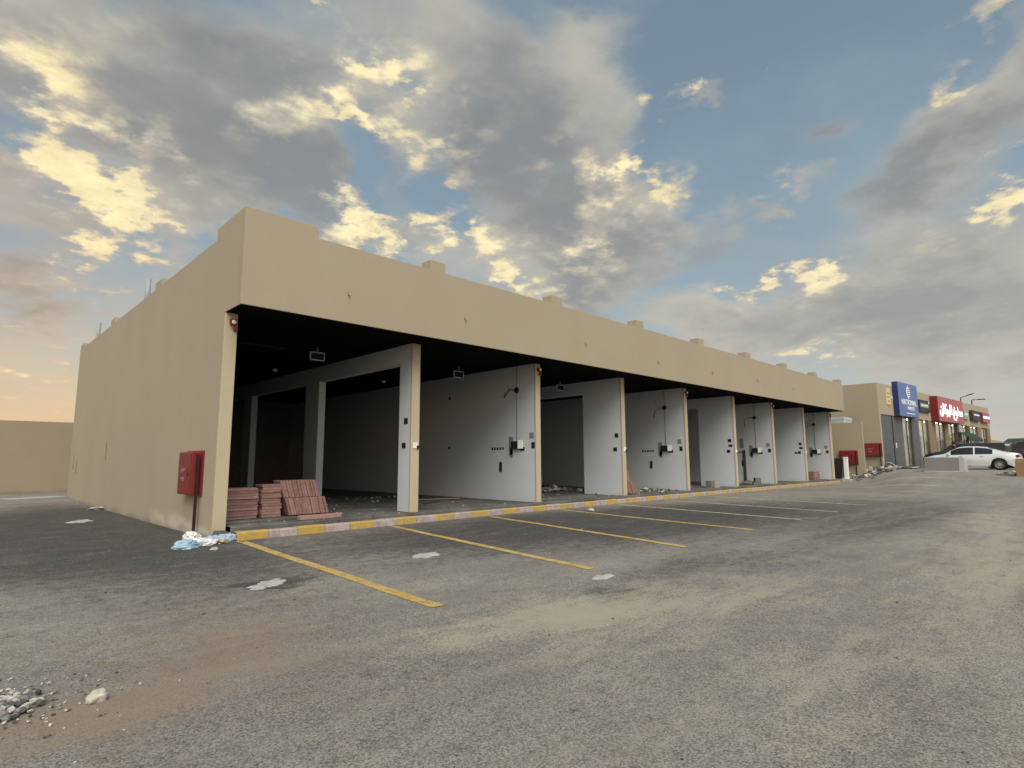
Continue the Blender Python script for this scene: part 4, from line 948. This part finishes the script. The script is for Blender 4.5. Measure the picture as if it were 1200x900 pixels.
heap(6.5, 5.5, 1.6, 1.5, 45, .02, .06, ZF, 5, 'small rubble on the floor of the second bay')
heap(3.9, 5.0, .6, 1.6, 30, .02, .06, ZF, 15, 'small rubble on the floor of the first bay')
heap(27.3, 1.5, .9, .3, 30, .04, .13, ZF, 6, 'rubble lumps on the floor of the sixth bay')
heap(43.6, -1.3, 1.5, .55, 170, .05, .20, 0, 7, 'pile of building rubble in front of the shop row corner', gz)
heap(41.2, -.2, .7, .5, 60, .03, .12, 0, 8, 'rubble around the white post past the kerb end', gz)
heap(38.4, -8.35, .35, .3, 16, .06, .14, 0, 9, 'white and grey lumps beside the brown carton', gz)
def board(loc, size, rot, m, label, grp='boards thrown down near the far rubble'):
    tag(MB().rbox((0, 0, 0), size, (0, 0, 0)).build('board', m, None, .004, loc), label, 'board', grp); o = bpy.context.scene.objects[-1] if False else None
    b = [q for q in bpy.data.objects if q.get('label') == label][-1]; b.rotation_euler = rot
board((45.4, -1.5, 1.0), (1.7, .3, .04), (.0, .42, -.5), 'wood_pale', 'pale board propped on the rubble below the grey sheet doors')
board((44.4, -2.0, .86), (1.9, .25, .04), (.05, .02, .3), 'wood', 'brown board lying flat on the far rubble pile')
board((43.2, -2.2, .68), (2.2, .22, .05), (.0, -.05, -.25), 'wood', 'long brown board in front of the far rubble pile')
board((46.3, -2.5, .99), (2.4, .3, .05), (.0, .0, .1), 'wood_pale', 'pale board lying beside the sheet doors and pavement')
board((8.3, 4.3, ZF + .03), (1.8, .10, .03), (0, 0, -.3), 'wood', 'thin batten lying on the floor of the second bay', 'battens on the bay floors')
board((7.3, 3.2, ZF + .03), (1.3, .09, .03), (0, 0, .5), 'stone_dark', 'short dark batten lying near the second pier', 'battens on the bay floors')
for i, (x, y, s, m, l) in enumerate(((22.6, 1.35, .42, 'block', 'dark concrete block standing in the fifth bay'), (22.95, 1.2, .36, 'cement', 'pale block beside the dark block of the fifth bay'), (27.9, 1.3, .45, 'block', 'dark block lying in the sixth bay'), (16.4, 1.5, .36, 'block', 'dark block among rubble of the fourth bay'))):
    mb = MB(); mb.box(-s / 2, s / 2, -s / 3, s / 3, 0, s * .8); [mb.box(-s / 2 + s * (.12 + .45 * j), -s / 2 + s * (.43 + .45 * j), -s / 3 - .004, -s / 3 + .02, s * .15, s * .65) for j in range(2)]
    o = mb.build('concrete_block', m, None, .01, (x, y, ZF)); o.rotation_euler.z = .3 * i; tag(o, l, 'concrete block', 'concrete blocks left in the bays')
def f(mb):
    rg = random.Random(33)
    for i in range(34):
        a, b = (rg.gauss(-.2, .26), rg.gauss(.2, .18)) if i < 14 else (rg.uniform(.5, 30), rg.uniform(.75, 3.5))
        if a > -.02 and b > .8 and i < 14: continue
        z = (ZF if i >= 14 else 0) + .012; w = rg.uniform(.025, .075); t = rg.uniform(0, 6.3); R = Matrix.Rotation(t, 3, 'Z'); vs = []
        for u in range(4):
            for v in range(4):
                p = R @ Vector(((u - 1.5) * w * .6, (v - 1.5) * w * .5, 0)); vs.append((a + p.x, b + p.y, z + abs(mnoise.noise(Vector((u * .9, v * .9, i)))) * w * .8))
        mb.add(vs, [(4 * u + v, 4 * u + 4 + v, 4 * u + 5 + v, 4 * u + 1 + v) for u in range(3) for v in range(3)], rg.choice((0, 0, 1, 2)))
stuff('paper_scraps', 'paper and plastic scraps strewn round the corner pier and slab edge', ['white_bag', 'blue_bag', 'beige'], f)
# far end of the kerb: white post, dark sheets, crate, carton
p = tag(empty('marker_post', (40.15, .33, .14)), 'thick white post on a pale base past the kerb end', 'post')
MB().box(-.12, .12, -.12, .12, .0, 1.5).build('shaft', 'white', p, .02); MB().box(-.3, .3, -.25, .25, -.15, .12).build('base', 'cement', p, .02); MB().box(-.14, .14, -.14, .14, 1.503, 1.58).build('cap', 'white', p, .02)
for i, (x, y, l) in enumerate(((40.9, 1.15, 'dark metal sheet leaning behind the white post'), (41.3, .8, 'narrower grey sheet leaning on the short beige wall'))):
    o = MB().rbox((0, 0, .75), (.03, .55 - .1 * i, 1.5)).build('metal_sheet', 'sheet' if i else 'dark_metal', None, 0, (x, y, .18)); o.rotation_euler = (.05, .22, .12 * i); tag(o, l, 'metal sheet', 'sheets leaning past the kerb end')
b = tag(empty('wrapped_stack', (40.2, -5.2, .745), rad(90)), 'long grey wrapped box on pallet feet in front of the silver sedan', 'wrapped stack')
MB().box(-.70, 1.01, -.45, .45, .12, .93).build('grey_wrapping', 'grey_wrap', b, .02); MB().box(-1.03, -.704, -.44, .44, .12, .92).build('pale_wrapping', 'pale_wrap', b, .03)
MB().box(-1.05, 1.04, -.5, .5, .07, .118).build('pallet_top', 'wood_pale', b)
for x in (-.95, -.55, .1, .55, .95):
    for y in (-.42, .42): MB().box(x - .06, x + .06, y - .06, y + .06, -.03, .068).build('foot', 'wood', b)
c = tag(empty('carton_box', (37.6, -9.10, .61), .0), 'open brown carton at the right edge in front of the cars', 'carton')
MB().box(-.36, .36, -.38, .38, 0, .80).build('box_wall', 'cardboard', c, .008); MB().rbox((-.40, 0, .88), (.03, .72, .22), (0, -.5, 0)).build('flap', 'beige', c); MB().rbox((0, .42, .86), (.66, .03, .2), (-.6, 0, 0)).build('flap', 'beige', c)
# far right: low wall and a green-roofed kiosk behind the cars
tag(MB().box(93, 112, -1.2, -.9, .5, 4.2).build('boundary_wall', 'cream'), 'low beige wall far beyond the end of the shop row', 'wall')
k = tag(empty('kiosk', (90, -7.6, .9)), 'dull green roofed kiosk far behind the parked vans', 'kiosk'); MB().box(-1, 1, -4, 4, 0, 2.5).build('kiosk_wall', 'block', k); MB().prism([(-4.3, 2.505), (4.3, 2.505), (3.6, 3.1), (-3.6, 3.1)], 0, -1.3, 1.3).build('roof', 'green_roof', k)
